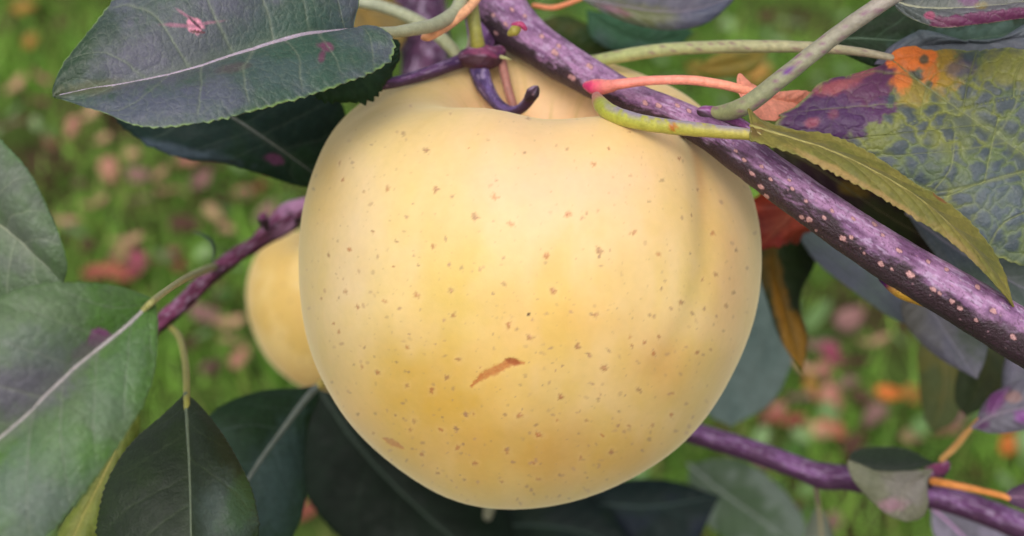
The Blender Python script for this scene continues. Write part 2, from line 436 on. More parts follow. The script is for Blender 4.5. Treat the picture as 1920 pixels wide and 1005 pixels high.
for i, (x, y, k) in enumerate(FL):
    key = (k, i % 3)
    if key not in protos:
        o = fallen_mesh(i % 3 + 1, FCOL[k]); protos[key] = o
    else:
        o = protos[key].copy(); SC.collection.objects.link(o)
    g = G0(x, y, .035); o.location = g
    o.rotation_euler = (rng.normal(.25, .3), rng.normal(0, .3), rng.uniform(0, 6.28))
    sc = rng.uniform(.6, .95) * (.75 if k == 'orange' else 1); o.scale = (sc, sc, sc)
    tag(o, FLAB[k], 'fallen leaf', GROUP_FL); FOBJ.append((o, x, y, k))
REG = [(0, 150, 0, 130, 'in the top left corner'), (0, 182, 130, 270, 'left of the torn slate leaf tip'), (182, 420, 200, 300, 'just below the torn slate leaf'),
       (0, 240, 270, 425, 'beside the leaf cropped by the left edge'), (240, 560, 300, 450, 'left of the dark hanging leaf'), (0, 285, 425, 560, 'above the biggest left leaf'),
       (285, 430, 450, 600, 'beside the magenta twig'), (350, 600, 560, 1005, 'left of the second apple'), (1200, 1500, 0, 200, 'above the coral stalk'),
       (1400, 1700, 560, 715, 'under the thick branch at right'), (1700, 1920, 560, 900, 'near the right edge'), (1400, 1510, 715, 800, 'right of the large apple near the lower twig'),
       (1510, 1700, 715, 830, 'above the lower twig'), (1300, 1700, 850, 1005, 'below the lower twig')]
WHO = {1: [''], 2: ['upper ', 'lower '], 3: ['uppermost ', 'middle ', 'lowest '], 4: ['uppermost ', 'second highest ', 'third highest ', 'lowest '], 5: ['uppermost ', 'second highest ', 'middle ', 'second lowest ', 'lowest ']}
for x0, x1, y0, y1, ph in REG:
    for k in FCOL:
        q = sorted([f for f in FOBJ if f[3] == k and x0 <= f[1] < x1 and y0 <= f[2] < y1], key=lambda f: f[2])
        for j, f in enumerate(q):
            wv = WHO.get(len(q), ['one '] * len(q))[j]
            f[0]['label'] = (wv + {'pink': 'faded pink', 'tan': 'pale tan', 'red': 'brick red', 'brown': 'dark brown', 'mauve': 'dull brownish'}.get(k, k) + ' fallen leaf in the grass ' + ph)

# ------------------------------------------------------------------ apples
PROF = [(0, -.66), (.10, -.70), (.26, -.80), (.42, -.83), (.62, -.74), (.80, -.54), (.93, -.26), (1.0, .06), (.985, .34), (.90, .58), (.76, .73), (.60, .79), (.46, .78), (.34, .70), (.24, .56), (.14, .42), (.06, .34), (0, .32)]
def apple_base(nu, nv, seed, lobes=.018):
    p = spline(PROF, nu)
    az = np.linspace(0, 2 * np.pi, nv, endpoint=False)
    U, A = np.meshgrid(np.arange(nu), az, indexing='ij')
    r = p[:, 0][:, None] * np.ones_like(A); z = p[:, 1][:, None] * np.ones_like(A)
    up = sm(-.6, .8, z)
    r = r * (1 + lobes * np.cos(5 * A + seed) * (.4 + .6 * np.abs(z)) + .012 * np.cos(2 * A + seed * 1.7))
    z = z + .010 * np.cos(5 * A + seed) * sm(.15, .6, r) * sm(1.0, .7, r) * np.sign(z)
    return r, z, A

OUT = [(950, 97), (1050, 103), (1165, 124), (1240, 150), (1300, 187), (1350, 240), (1393, 320), (1418, 385), (1428, 450), (1428, 520), (1420, 580), (1402, 640),
       (1370, 708), (1330, 775), (1280, 832), (1200, 888), (1130, 923), (1060, 945), (950, 956), (880, 948), (800, 915), (740, 875), (680, 820), (635, 765),
       (603, 710), (580, 650), (567, 590), (560, 520), (562, 430), (575, 350), (600, 285), (640, 225), (690, 178), (760, 148), (820, 127), (880, 106)]
LENT = [(798, 283, 9), (757, 251, 6), (818, 356, 8), (729, 356, 7), (928, 370, 9), (891, 407, 10), (958, 420, 9), (1064, 401, 9), (1063, 278, 6), (1114, 308, 7), (1238, 340, 6),
        (1187, 437, 8), (1233, 476, 7), (1123, 470, 10), (1024, 480, 8), (812, 462, 6), (787, 498, 5), (745, 453, 5), (658, 468, 6), (617, 478, 6), (703, 435, 5), (643, 337, 5),
        (846, 545, 8), (945, 532, 6), (1037, 545, 9), (784, 553, 8), (850, 591, 7), (725, 564, 6), (650, 547, 7), (673, 575, 7), (953, 610, 9), (993, 633, 10), (1117, 591, 8),
        (1276, 566, 7), (1083, 650, 8), (764, 650, 6), (1133, 691, 9), (680, 687, 6), (709, 697, 7), (838, 709, 7), (858, 674, 6), (808, 733, 7), (763, 724, 6), (873, 777, 7),
        (887, 777, 5), (974, 778, 9), (1051, 745, 8), (1122, 751, 6), (1199, 733, 7), (1226, 664, 7), (1236, 632, 6), (1186, 650, 5), (1182, 632, 5), (1210, 643, 6), (1262, 738, 5),
        (1009, 817, 8), (949, 847, 7), (890, 870, 7), (826, 807, 6), (855, 805, 6), (775, 792, 7), (768, 808, 6), (700, 812, 5), (790, 853, 6), (857, 841, 7), (1089, 860, 6),
        (1146, 848, 7), (1130, 818, 5), (1100, 790, 6), (1045, 790, 5), (1261, 780, 6), (1341, 436, 6), (1314, 352, 5), (1343, 515, 6), (1376, 548, 6), (1362, 575, 6),
        (1320, 525, 5), (1330, 655, 5), (1305, 660, 6), (1240, 540, 5), (1297, 404, 4), (637, 305, 5), (638, 622, 5), (627, 606, 4), (603, 560, 4), (1380, 470, 4), (1355, 620, 4), (1000, 870, 5), (940, 905, 5), (1010, 900, 6),
        (870, 900, 5), (820, 888, 5), (673, 775, 5), (740, 780, 4), (1180, 800, 5), (1225, 800, 5), (990, 590, 3), (770, 200, 4), (845, 215, 4), (880, 280, 3), (990, 222, 5), (1140, 280, 4), (1180, 250, 3), (1270, 300, 5), (1105, 665, 5), (740, 500, 3), (900, 690, 4), (1060, 560, 3), (685, 360, 5)]
def main_apple():
    r, z, A = apple_base(560, 1100, 1.9, .016)
    D = .2385; R = .0437
    el = math.radians(19); roll = math.radians(4)
    up_ = UP * math.cos(roll) + RIGHT * math.sin(roll)
    ax = up_ * math.cos(el) - FWD * math.sin(el)
    sx = np.cross(ax, FWD); sx /= np.linalg.norm(sx); sy = np.cross(ax, sx)
    C = P(994, 536, D)
    G = C + R * ((np.cos(A) * r)[..., None] * sx + (np.sin(A) * r)[..., None] * sy + (z * 1.0)[..., None] * ax)
    op = np.array(OUT, float); c0 = np.array([994., 520.])
    oa = np.arctan2(op[:, 1] - c0[1], op[:, 0] - c0[0]); orr = np.hypot(op[:, 1] - c0[1], op[:, 0] - c0[0])
    k = np.argsort(oa); oa, orr = oa[k], orr[k]
    nb = 90; bc = (np.arange(nb) + .5) / nb * 2 * np.pi - np.pi
    tgt = np.interp(bc, np.r_[oa - 2 * np.pi, oa, oa + 2 * np.pi], np.r_[orr, orr, orr])
    for it in range(4):
        x, y, d = PX(G)
        phi = np.arctan2(y - c0[1], x - c0[0]); rad = np.hypot(y - c0[1], x - c0[0])
        b = ((phi + np.pi) / (2 * np.pi) * nb).astype(int) % nb
        mxr = np.zeros(nb); np.maximum.at(mxr, b.ravel(), rad.ravel())
        ratio = tgt / mxr
        f = np.fft.rfft(ratio); f[14:] = 0; ratio = np.fft.irfft(f, nb)
        ra = np.interp(phi, np.r_[bc - 2 * np.pi, bc, bc + 2 * np.pi], np.r_[ratio, ratio, ratio])
        wgt = sm(0, 180, rad)
        ra = 1 + (ra - 1) * wgt
        nx = c0[0] + (x - c0[0]) * ra; ny = c0[1] + (y - c0[1]) * ra
        G = P(nx, ny, d)
    N = normals(G, True); N *= np.sign(np.sum(N * (G - (C + ax * .0)), -1, keepdims=True))
    N *= 1
    x, y, d = PX(G); front = sm(-.05, .25, np.sum(N * (CAM - G), -1) / np.linalg.norm(CAM - G, axis=-1))
    def dist(path, wpx):
        q = spline([(a, b_, 0) for a, b_ in path], 60)[:, :2]
        best = np.full(x.shape, 1e9); tt = np.zeros(x.shape)
        for i in range(len(q)):
            dd = np.hypot(x - q[i, 0], y - q[i, 1]); kk = dd < best
            best = np.where(kk, dd, best); tt = np.where(kk, i / (len(q) - 1.), tt)
        return best, tt
    gd, gt = dist([(1285, 225), (1312, 300), (1324, 380), (1326, 460), (1316, 530), (1285, 610), (1235, 700)], 40)
    dep = np.exp(-(gd / 25) ** 2) * (.0008 * (1 - gt) ** .8 + .0002) * front
    rd, rt = dist([(1235, 250), (1255, 330), (1262, 430), (1255, 520)], 40)
    rid = np.exp(-(rd / 55) ** 2) * .0009 * np.sin(np.pi * np.clip(rt, .05, .95)) * front * .5
    ld, lt = dist([(700, 330), (690, 450), (720, 600)], 40)
    lowp = fbm(x / 130, y / 130, 61, 2) - .5
    G = G + N * ((-dep + rid + lowp * .0009 * front + .0004 * np.exp(-(ld / 60) ** 2) * front)[..., None])
    # skin colour
    hz = z
    cream = lin((234, 202, 152)); yel = lin((224, 194, 122)); gold = lin((214, 154, 60)); olive = lin((210, 178, 88))
    st = fbm(A * 9 + 2, hz * 1.3, 5, 3)                 # lengthwise streaks
    bl = fbm(x / 95, y / 120, 15, 4)
    c = np.ones(r.shape + (3,)) * yel
    c = mixc(c, cream, np.clip(sm(.36, .66, st) * .3 + sm(.38, .66, bl) * .6, 0, 1) * .85)
    c = mixc(c, olive, sm(.5, .72, fbm(A * 6 + 40, hz * 2.2, 25, 3)) * .3)
    def blob(cx, cy, rx, ry, colr, o):
        nonlocal c
        q = np.exp(-(((x - cx) / rx) ** 2 + ((y - cy) / ry) ** 2)) * front
        q = q * (.6 + .8 * fbm(x / 60, y / 60, int(cx) % 50))
        c = mixc(c, lin(colr), np.clip(q * o, 0, 1))
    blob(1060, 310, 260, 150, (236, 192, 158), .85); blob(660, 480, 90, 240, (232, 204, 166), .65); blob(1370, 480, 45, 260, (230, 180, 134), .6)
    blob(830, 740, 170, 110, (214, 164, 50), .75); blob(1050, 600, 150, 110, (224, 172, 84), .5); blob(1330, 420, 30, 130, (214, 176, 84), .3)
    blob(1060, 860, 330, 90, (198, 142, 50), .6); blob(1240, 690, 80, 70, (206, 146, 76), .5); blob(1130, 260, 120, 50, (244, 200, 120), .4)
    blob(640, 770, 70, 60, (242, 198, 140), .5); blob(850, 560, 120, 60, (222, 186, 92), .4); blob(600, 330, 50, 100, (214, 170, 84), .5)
    c = mixc(c, lin((196, 112, 34)), np.exp(-(gd / 11) ** 2) * sm(.5, .0, gt) * front * .6)
    inside = sm(.48, .25, r) * sm(.3, .5, hz)
    c = mixc(c, lin((246, 202, 158)), inside * .8); c = mixc(c, lin((206, 176, 104)), inside * sm(.5, .7, fbm(A * 14, hz * 2, 9)) * .6)
    # lenticels
    fr2 = front > .3
    disp = np.zeros(r.shape)
    for i, (lx, ly, lr) in enumerate(LENT):
        msk = (np.abs(x - lx) < 30) & (np.abs(y - ly) < 30) & fr2
        if not msk.any(): continue
        ex = (x[msk] - lx); ey = (y[msk] - ly); an = hash2(np.array([i]), np.array([3]))[0] * 3.14
        k1 = .78 + .5 * hash2(np.array([i]), np.array([8]))[0]
        u = ex * math.cos(an) + ey * math.sin(an); v = -ex * math.sin(an) + ey * math.cos(an)
        th = np.arctan2(v, u)
        rr = np.hypot(u * k1, v / k1) / (lr * .68 * (1 + .35 * (vnoise(th * 2.2 + i, th * 0 + i) - .5) * 2)) + .9 * (vnoise(ex * .45 + i * 7, ey * .45) - .5)
        cc = c[msk]
        t = hash2(np.array([i]), np.array([5]))[0]
        op = .55 + .4 * hash2(np.array([i]), np.array([6]))[0]
        halo = sm(3.0, 1.2, rr) * .10
        cc = mixc(cc, lin((240, 206, 160)), halo)
        cen = lin((184, 110, 62)) * (1 - t) + lin((160, 122, 90)) * t
        cc = mixc(cc, cen, sm(1.4, .3, rr) * op)
        if lr > 7: cc = mixc(cc, lin((226, 176, 140)), sm(.5, .15, np.hypot(ex - 1.5, ey + 1) / lr * 1.6) * .6)
        c[msk] = cc; disp[msk] += sm(1.3, .3, rr) * .00005 * (lr / 8)
    rl = np.random.default_rng(23)                     # many faint small specks, crowding towards the bottom
    for i in range(460):
        lx = rl.uniform(575, 1420); ly = 955 - (abs(rl.normal(0, .42)) % 1) * 740; lr = rl.uniform(1.6, 4.6)
        msk = (np.abs(x - lx) < 14) & (np.abs(y - ly) < 14) & fr2
        if not msk.any(): continue
        ex, ey = x[msk] - lx, y[msk] - ly; an = rl.uniform(0, 3.14); k1 = rl.uniform(.7, 1.4)
        rr = np.hypot((ex * math.cos(an) + ey * math.sin(an)) * k1, (-ex * math.sin(an) + ey * math.cos(an)) / k1) / lr + .7 * (vnoise(ex * .35 + i, ey * .35) - .5)
        c[msk] = mixc(c[msk], lin((168, 126, 100)) * rl.uniform(.8, 1.3), sm(1.2, .4, rr) * rl.uniform(.25, .8))
    # procedural faint dots everywhere
    for sc_, k_, o_ in ((34, 3, .35), (20, 5, .22)):
        e_, f_, ci_ = voro(x / sc_, y / sc_, k_)
        c = mixc(c, lin((176, 138, 104)), sm(.075, .035, f_ * (1.3 - ci_ * .3)) * (ci_ > .55) * o_)
    def scar_streak(path, w0, colr, soft=1.):
        nonlocal c, disp
        dd, tt = dist(path, 10)
        ww = w0 * np.sin(np.pi * np.clip(tt * .9 + .05, 0, 1)) ** .7 * (1 + .7 * (fbm(x / 5, y / 5, 71) - .5) * 2)
        mk = sm(1.4, .6, dd / np.maximum(ww, .1)) * fr2 * (.65 + .6 * fbm(x / 3, y / 3, 74))
        c = mixc(c, lin(colr) * (.85 + .3 * fbm(x / 4, y / 4, 72))[..., None], mk * .9 * soft); disp -= mk * .00006
    scar_streak([(884, 724), (905, 706), (930, 694), (955, 683), (982, 682)], 7.5, (188, 114, 62))
    scar_streak([(948, 676), (962, 680), (974, 684)], 6, (160, 84, 46))
    scar_streak([(718, 822), (735, 830), (756, 842)], 5.5, (186, 116, 72), .8)
    scar_streak([(1160, 205), (1230, 232), (1290, 262)], 6, (214, 140, 60), .5)  # soft orange streak beside the branch's lower edge
    scar_streak([(987, 593), (994, 588)], 2.5, (60, 40, 30))
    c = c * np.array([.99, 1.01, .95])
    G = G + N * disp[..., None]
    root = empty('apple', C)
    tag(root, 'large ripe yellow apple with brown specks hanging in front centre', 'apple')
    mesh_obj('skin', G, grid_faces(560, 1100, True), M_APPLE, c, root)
    tube('stem', [(936, 96, .240, 20), (944, 130, .238, 18), (952, 165, .2365, 17), (964, 205, .236, 17), (972, 240, .236, 17)], M_STALK, (164, 112, 100), root, bump=.02)
    return G, N
APG, APN = main_apple()

def second_apple():
    r, z, A = apple_base(120, 200, .4, .01)
    D = .40; R = .0298
    ax = UP * .96 - FWD * .28 + RIGHT * .05; ax /= np.linalg.norm(ax)
    sx = np.cross(ax, FWD); sx /= np.linalg.norm(sx); sy = np.cross(ax, sx)
    C = P(640, 578, D)
    G = C + R * ((np.cos(A) * r)[..., None] * sx + (np.sin(A) * r)[..., None] * sy + (z * .98)[..., None] * ax)
    c = mixc(np.ones(r.shape + (3,)) * lin((226, 194, 124)), lin((218, 182, 104)), sm(.4, .6, fbm(A * 3, z * 3, 4)))
    c = mixc(c, lin((214, 164, 92)), sm(-.2, -.6, z) * .4)
    e_, f_, ci = voro(A * 9, z * 9, 4); c = mixc(c, lin((160, 116, 76)), sm(.12, .06, f_) * (ci > .3) * .7)
    root = empty('apple', C)
    tag(root, 'blurred smaller yellow apple peeking out behind the left side of the large one', 'apple')
    mesh_obj('skin', G, grid_faces(120, 200, True), M_APPLE, c, root)
    tube('stem', [(640, 505, .40, 10), (640, 470, .395, 10), (630, 425, .38, 10), (610, 395, .35, 12)], M_STALK, (130, 90, 90), root)
second_apple()

# ------------------------------------------------------------------ branches
LB = [(1110, 62, 9), (1180, 98, 8), (1040, 98, 10), (1106, 124, 9), (1073, 146, 10), (1016, 68, 7), (1048, 26 + 60, 7), (985, 30, 6), (960, 18, 6), (948, 45, 6), (930, 62, 6), (925, 28, 6), (975, 55, 5), (1210, 193, 8), (1235, 198, 8), (1270, 198, 7), (1292, 208, 7),
      (1410, 325, 8), (1427, 350, 9), (1437, 368, 9), (1503, 407, 8), (1517, 412, 10), (1580, 447, 10), (1596, 445, 7), (1652, 495, 9), (1707, 515, 12), (1686, 470, 8), (1750, 542, 9), (1762, 550, 7), (1785, 565, 8), (1800, 578, 8),
      (1862, 583, 10), (1833, 538, 8), (1900, 632, 9), (1486, 354, 6), (1511, 377, 6), (1545, 408, 7), (1395, 300, 7), (1428, 312, 6), (1445, 336, 6), (1480, 338, 5), (1560, 395, 6), (1600, 410, 6), (1640, 420, 7), (1655, 440, 6), (1740, 490, 7), (1775, 505, 7), (1830, 600, 7), (1380, 283, 6), (1530, 432, 5), (1620, 475, 5), (1672, 505, 5)]
def bark_cols(cA=(166, 124, 162), cB=(122, 84, 122), cU=(44, 31, 32), seed=5, lent=True, scale=1.):
    def f(S, A, G):
        x, y, d = PX(G); n = normals(G, True)
        n *= np.sign(np.sum(n * (G - G.mean(1, keepdims=True)), -1, keepdims=True))
        q = fbm(S * 200 * scale, np.cos(A) * 3 + 7, seed, 3) * .5 + fbm(S * 200 * scale + 60, np.sin(A) * 3 + 7, seed + 1, 3) * .5
        c = mixc(np.ones(S.shape + (3,)) * lin(cA), lin(cB), sm(.42, .62, q))
        fi = fbm(S * 260, A * 11, seed + 4, 4)
        c = c * (.74 + .52 * fi)[..., None]
        fl = sm(.6, .66, fbm(S * 380, A * 6, seed + 7, 3))
        c = mixc(c, lin((92, 48, 84)), fl * .4)
        fp = sm(.6, .68, fbm(S * 500 + 7, A * 9, seed + 9, 3))
        c = mixc(c, lin((206, 184, 214)), fp * .4)
        und = sm(-.16, .22, -(n @ UP) * .9 + (fbm(S * 300, A * 2, seed + 14) - .5) * .8)   # darker brown towards the lower side
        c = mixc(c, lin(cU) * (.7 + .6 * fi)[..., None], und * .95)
        ck = np.abs(fbm(S * 330 + 5, A * 7, seed + 30, 3) - .5); c = mixc(c, lin((70, 34, 58)), sm(.02, .006, ck) * .55)
        if lent:
            fr = np.sum(n * (CAM - G), -1) > 0
            for i, (lx, ly, lr) in enumerate(LB):
                m = (np.abs(x - lx) < 25) & (np.abs(y - ly) < 25) & fr
                if not m.any(): continue
                ex, ey = x[m] - lx, y[m] - ly
                u = ex * .82 + ey * .57; v = -ex * .57 + ey * .82
                rr = np.hypot(u / (lr * .8), v / (lr * .52)) + .5 * (vnoise(ex * .4 + i, ey * .4) - .5)
                cc = c[m]; cc = mixc(cc, lin((84, 48, 60)), sm(1.35, 1.1, rr) * .5)
                cc = mixc(cc, lin((192, 144, 142)) * (.75 + .5 * vnoise(ex * .7, ey * .7 + i))[..., None], sm(1.0, .75, rr))
                c[m] = cc
        e_, f_, ci = voro(S * 520, A * 2.6, seed + 20)
        c = mixc(c, lin((190, 146, 158)), sm(.13, .05, f_) * (ci > .82) * .45)
        return c
    return f
def bark_disp(k=.02, seed=3):
    def f(S, A, R):
        return R * (.03 * (vnoise(S * 90, S * 0, seed + 8) - .5) + k * 2 * (fbm(S * 260, np.cos(A) * 2 + 9, seed) + fbm(S * 260 + 40, np.sin(A) * 2, seed + 2) - 1) + .012 * (fbm(S * 900, A * 10, seed + 5) - .5) * 2)
    return f

br = empty('branch', P(920, -40, .25))
tag(br, 'thick purple apple branch with pale specks running from top centre to the right edge', 'branch')
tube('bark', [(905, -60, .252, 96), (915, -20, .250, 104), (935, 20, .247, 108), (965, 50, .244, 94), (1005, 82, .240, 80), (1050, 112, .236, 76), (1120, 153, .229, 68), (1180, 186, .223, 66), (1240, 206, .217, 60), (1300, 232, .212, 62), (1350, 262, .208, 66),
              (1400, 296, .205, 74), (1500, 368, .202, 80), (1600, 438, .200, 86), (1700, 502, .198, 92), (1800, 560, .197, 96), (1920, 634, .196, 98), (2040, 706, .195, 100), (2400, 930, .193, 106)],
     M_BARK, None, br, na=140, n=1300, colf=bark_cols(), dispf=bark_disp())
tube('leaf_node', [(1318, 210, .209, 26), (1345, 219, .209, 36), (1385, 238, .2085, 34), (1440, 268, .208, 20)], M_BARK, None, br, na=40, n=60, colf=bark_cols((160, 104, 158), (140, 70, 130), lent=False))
tube('bud_scar', [(956, 63, .2234, 12), (964, 58, .2232, 19), (971, 55, .2235, 14)], M_STALK, (150, 140, 62), br, na=18, n=20, bump=.15)
tube('bud_scar', [(962, 46, .2238, 8), (976, 46, .2234, 11), (985, 54, .2238, 9)], M_STALK, (170, 60, 104), br, na=12, n=20, bump=.2)
# lower swelling with an ochre bud along the branch
tube('side_bud', [(1655, 520, .1995, 20), (1690, 545, .1985, 30), (1740, 565, .198, 26), (1800, 594, .1975, 10)], M_STALK, None, br, na=24, n=60,
     colf=lambda S, A, G: mixc(np.ones(S.shape + (3,)) * lin((176, 134, 42)), lin((100, 40, 70)), sm(.3, .0, S / S.max()) + .4 * sm(.5, .7, fbm(S * 900, A, 5))))

sp = empty('fruit_spur', P(905, -20, .245))
tag(sp, 'knobbly purple fruit spur above the stalk hollow of the large apple', 'spur')
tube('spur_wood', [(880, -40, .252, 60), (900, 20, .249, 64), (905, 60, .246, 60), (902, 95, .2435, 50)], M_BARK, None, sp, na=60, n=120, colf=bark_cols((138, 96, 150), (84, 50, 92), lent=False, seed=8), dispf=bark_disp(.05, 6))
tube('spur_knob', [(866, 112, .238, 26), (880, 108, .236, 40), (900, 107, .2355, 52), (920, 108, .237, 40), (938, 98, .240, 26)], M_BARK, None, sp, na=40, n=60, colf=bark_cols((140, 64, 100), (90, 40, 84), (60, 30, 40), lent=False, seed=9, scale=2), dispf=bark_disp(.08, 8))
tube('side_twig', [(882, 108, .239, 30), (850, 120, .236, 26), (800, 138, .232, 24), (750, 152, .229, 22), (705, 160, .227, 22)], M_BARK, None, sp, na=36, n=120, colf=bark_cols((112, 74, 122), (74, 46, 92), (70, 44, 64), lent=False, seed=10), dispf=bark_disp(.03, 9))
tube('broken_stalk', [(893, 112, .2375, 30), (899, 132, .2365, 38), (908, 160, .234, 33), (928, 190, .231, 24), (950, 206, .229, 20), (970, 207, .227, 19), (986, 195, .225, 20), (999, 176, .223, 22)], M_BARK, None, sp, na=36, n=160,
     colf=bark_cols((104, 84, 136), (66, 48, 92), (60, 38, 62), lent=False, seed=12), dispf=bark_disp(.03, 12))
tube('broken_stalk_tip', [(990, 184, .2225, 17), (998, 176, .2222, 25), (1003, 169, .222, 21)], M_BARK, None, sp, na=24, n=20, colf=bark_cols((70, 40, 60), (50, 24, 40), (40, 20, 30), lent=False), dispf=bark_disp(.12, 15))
tube('bud_scale', [(925, 104, .237, 8), (945, 108, .236, 6), (958, 112, .236, 2)], M_STALK, (176, 176, 120), sp, na=10, n=20)

ob = empty('branch', P(780, -40, .30))
tag(ob, 'blurred dark purple limb with pink spots behind the spur', 'branch')
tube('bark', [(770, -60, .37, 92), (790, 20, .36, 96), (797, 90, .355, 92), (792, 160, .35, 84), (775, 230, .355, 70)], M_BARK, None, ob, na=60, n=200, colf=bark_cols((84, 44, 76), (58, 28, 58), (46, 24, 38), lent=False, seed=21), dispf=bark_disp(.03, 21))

tw = empty('twig', P(570, 395, .30))
tag(tw, 'magenta twig with a knobbly end emerging behind the left side of the large apple', 'twig')
tube('bark', [(640, 380, .305, 24), (600, 385, .30, 36), (572, 388, .30, 34), (545, 402, .30, 50), (528, 420, .298, 50), (508, 434, .297, 42), (480, 456, .295, 30), (440, 482, .292, 30), (405, 508, .288, 31), (375, 536, .285, 30), (340, 572, .28, 30), (300, 605, .276, 32), (262, 640, .272, 32), (180, 720, .265, 33), (40, 860, .255, 36)],
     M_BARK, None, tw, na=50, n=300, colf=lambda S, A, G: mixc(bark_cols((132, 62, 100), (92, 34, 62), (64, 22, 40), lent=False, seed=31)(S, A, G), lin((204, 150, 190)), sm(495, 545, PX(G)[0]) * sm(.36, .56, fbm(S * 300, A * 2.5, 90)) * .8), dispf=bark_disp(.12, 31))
tube('bud', [(556, 412, .294, 14), (568, 404, .293, 24), (578, 396, .293, 16)], M_BARK, None, tw, na=20, n=24, colf=bark_cols((140, 50, 84), (96, 34, 66), lent=False), dispf=bark_disp(.1, 33))
tube('bud', [(500, 428, .292, 12), (494, 410, .291, 20), (498, 402, .291, 8)], M_BARK, None, tw, na=20, n=24, colf=bark_cols((170, 90, 140), (120, 50, 96), lent=False), dispf=bark_disp(.1, 34))
tube('tendril', [(398, 492, .284, 5), (402, 470, .283, 7), (396, 452, .282, 9), (378, 440, .281, 6), (362, 436, .281, 2)], M_STALK, (52, 74, 50), tw, na=10, n=40)

lb = empty('twig', P(1290, 810, .30))
tag(lb, 'smooth purple lower twig running from behind the large apple to the bottom right corner', 'twig')
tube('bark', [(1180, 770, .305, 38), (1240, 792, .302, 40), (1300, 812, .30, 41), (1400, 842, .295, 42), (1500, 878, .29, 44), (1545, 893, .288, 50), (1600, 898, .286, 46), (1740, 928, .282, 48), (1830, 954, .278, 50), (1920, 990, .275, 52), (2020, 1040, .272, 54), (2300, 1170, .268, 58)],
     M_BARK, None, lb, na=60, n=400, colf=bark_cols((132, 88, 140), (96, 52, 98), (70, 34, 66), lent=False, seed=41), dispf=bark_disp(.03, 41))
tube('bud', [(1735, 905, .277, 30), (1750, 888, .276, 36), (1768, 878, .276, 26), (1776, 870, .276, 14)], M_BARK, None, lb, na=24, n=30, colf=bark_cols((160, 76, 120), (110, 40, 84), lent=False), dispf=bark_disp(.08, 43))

# ------------------------------------------------------------------ leaves, front and near
def sc_cols(a, b, seed=3, spots=None):
    def f(S, A, G):
        s = S / S.max(); c = mixc(np.ones(S.shape + (3,)) * lin(a), lin(b), s)
        c = c * (.75 + .5 * fbm(S * 1500, np.cos(A) * 2 + np.sin(A), seed, 3))[..., None]
        if spots is not None:
            e_, f_, ci = voro(S * 420, A * 1.1, seed); c = mixc(c, lin(spots), sm(.32, .15, f_) * (ci > .45) * .8)
        return c
    return f

leaf('large slate green leaf with a torn pink hole, top left corner',
     [(664, 58, .2062), (600, 62, .2025), (550, 70, .2), (450, 100, .197), (350, 132, .194), (250, 154, .192), (160, 168, .191), (100, 181, .190)],
     [(664, 58, .2062), (662, 50, .206), (666, 30, .206), (672, -10, .206), (640, -90, .206), (540, -140, .204), (420, -130, .2), (300, -85, .198), (222, -10, .195), (165, 60, .192), (120, 118, .191), (101, 160, .190), (100, 181, .190)],
     [(664, 58, .2062), (676, 51, .2048), (700, 49, .204), (724, 58, .2032), (739, 78, .2025), (738, 102, .2018), (715, 128, .2), (640, 160, .196), (560, 186, .193), (480, 208, .190), (400, 228, .188), (310, 240, .187), (250, 235, .187), (200, 214, .188), (150, 198, .1895), (100, 181, .190)],
     base=(60, 82, 68), base2=(80, 86, 96), vein=(112, 122, 104), edge=(128, 156, 84), bulge=(.0022, .0016), nv=7, slant=.20, vstr=.6, cell=.0016,
     patches=[(330, 80, 190, 80, -15, (88, 84, 102), .6, .6), (270, 205, 170, 30, -6, (80, 82, 104), .6, .7), (560, 100, 120, 90, 0, (50, 82, 68), .5, .6), (130, 130, 26, 90, 30, (32, 58, 34), .35, .9), (190, 60, 40, 50, 30, (36, 62, 38), .4, .7), (170, 165, 60, 14, -8, (104, 104, 72), .5, .6),  # violet-grey patches paint the sky's sheen onto the blade
              (366, 48, 19, 14, 40, (214, 134, 158), .2), (335, 48, 38, 3.5, 3, (150, 92, 116), .5, .8), (392, 43, 26, 3, -8, (160, 108, 128), .5, .8), (350, 30, 20, 3, 35, (150, 92, 116), .5, .8), (366, 44, 22, 2.5, 45, (84, 40, 62), .2), (372, 60, 14, 3, 5, (96, 40, 50), .2),
              (612, 88, 17, 9, 10, (112, 58, 88), .4, .9), (604, 104, 7, 14, 10, (106, 58, 84), .4, .85), (440, 128, 30, 8, -10, (84, 70, 72), .5, .6)],
     stalk=[(870, -20, .232, 28), (855, 20, .228, 26), (820, 44, .222, 26), (780, 54, .216, 24), (738, 60, .2115, 21), (700, 60, .2082, 18), (664, 58, .2058, 12)], stalk_col=(158, 160, 130), mid_col=(160, 146, 160),
     midw=12, ns=420, nw=90, tamp=.035, teeth=40, relief=.00016, quilt=.00006, seed=3, netw=.75, edgeop=.7)

leaf('dark green leaf hanging directly beneath the torn slate leaf',
     [(395, 195, .236), (440, 222, .238), (500, 262, .241), (560, 304, .246), (620, 350, .252)],
     [(395, 195, .236), (300, 190, .236), (215, 215, .237), (270, 268, .238), (340, 296, .239), (420, 306, .241), (490, 326, .244), (560, 348, .248), (620, 350, .252)],
     [(395, 195, .236), (470, 160, .238), (560, 140, .242), (625, 165, .246), (650, 230, .250), (640, 300, .252), (620, 350, .252)],
     push=1.06, base=(30, 52, 36), base2=(24, 42, 38), vein=(76, 88, 78), mat=M_DARK, bulge=(.002, .002), nv=6, vstr=.4, midw=7, seed=8, mid_col=(96, 102, 98), tamp=.03, teeth=30,
     patches=[(330, 285, 120, 14, 12, (72, 84, 96), .6, .8), (512, 298, 18, 10, 20, (96, 52, 84), .3, .8)])

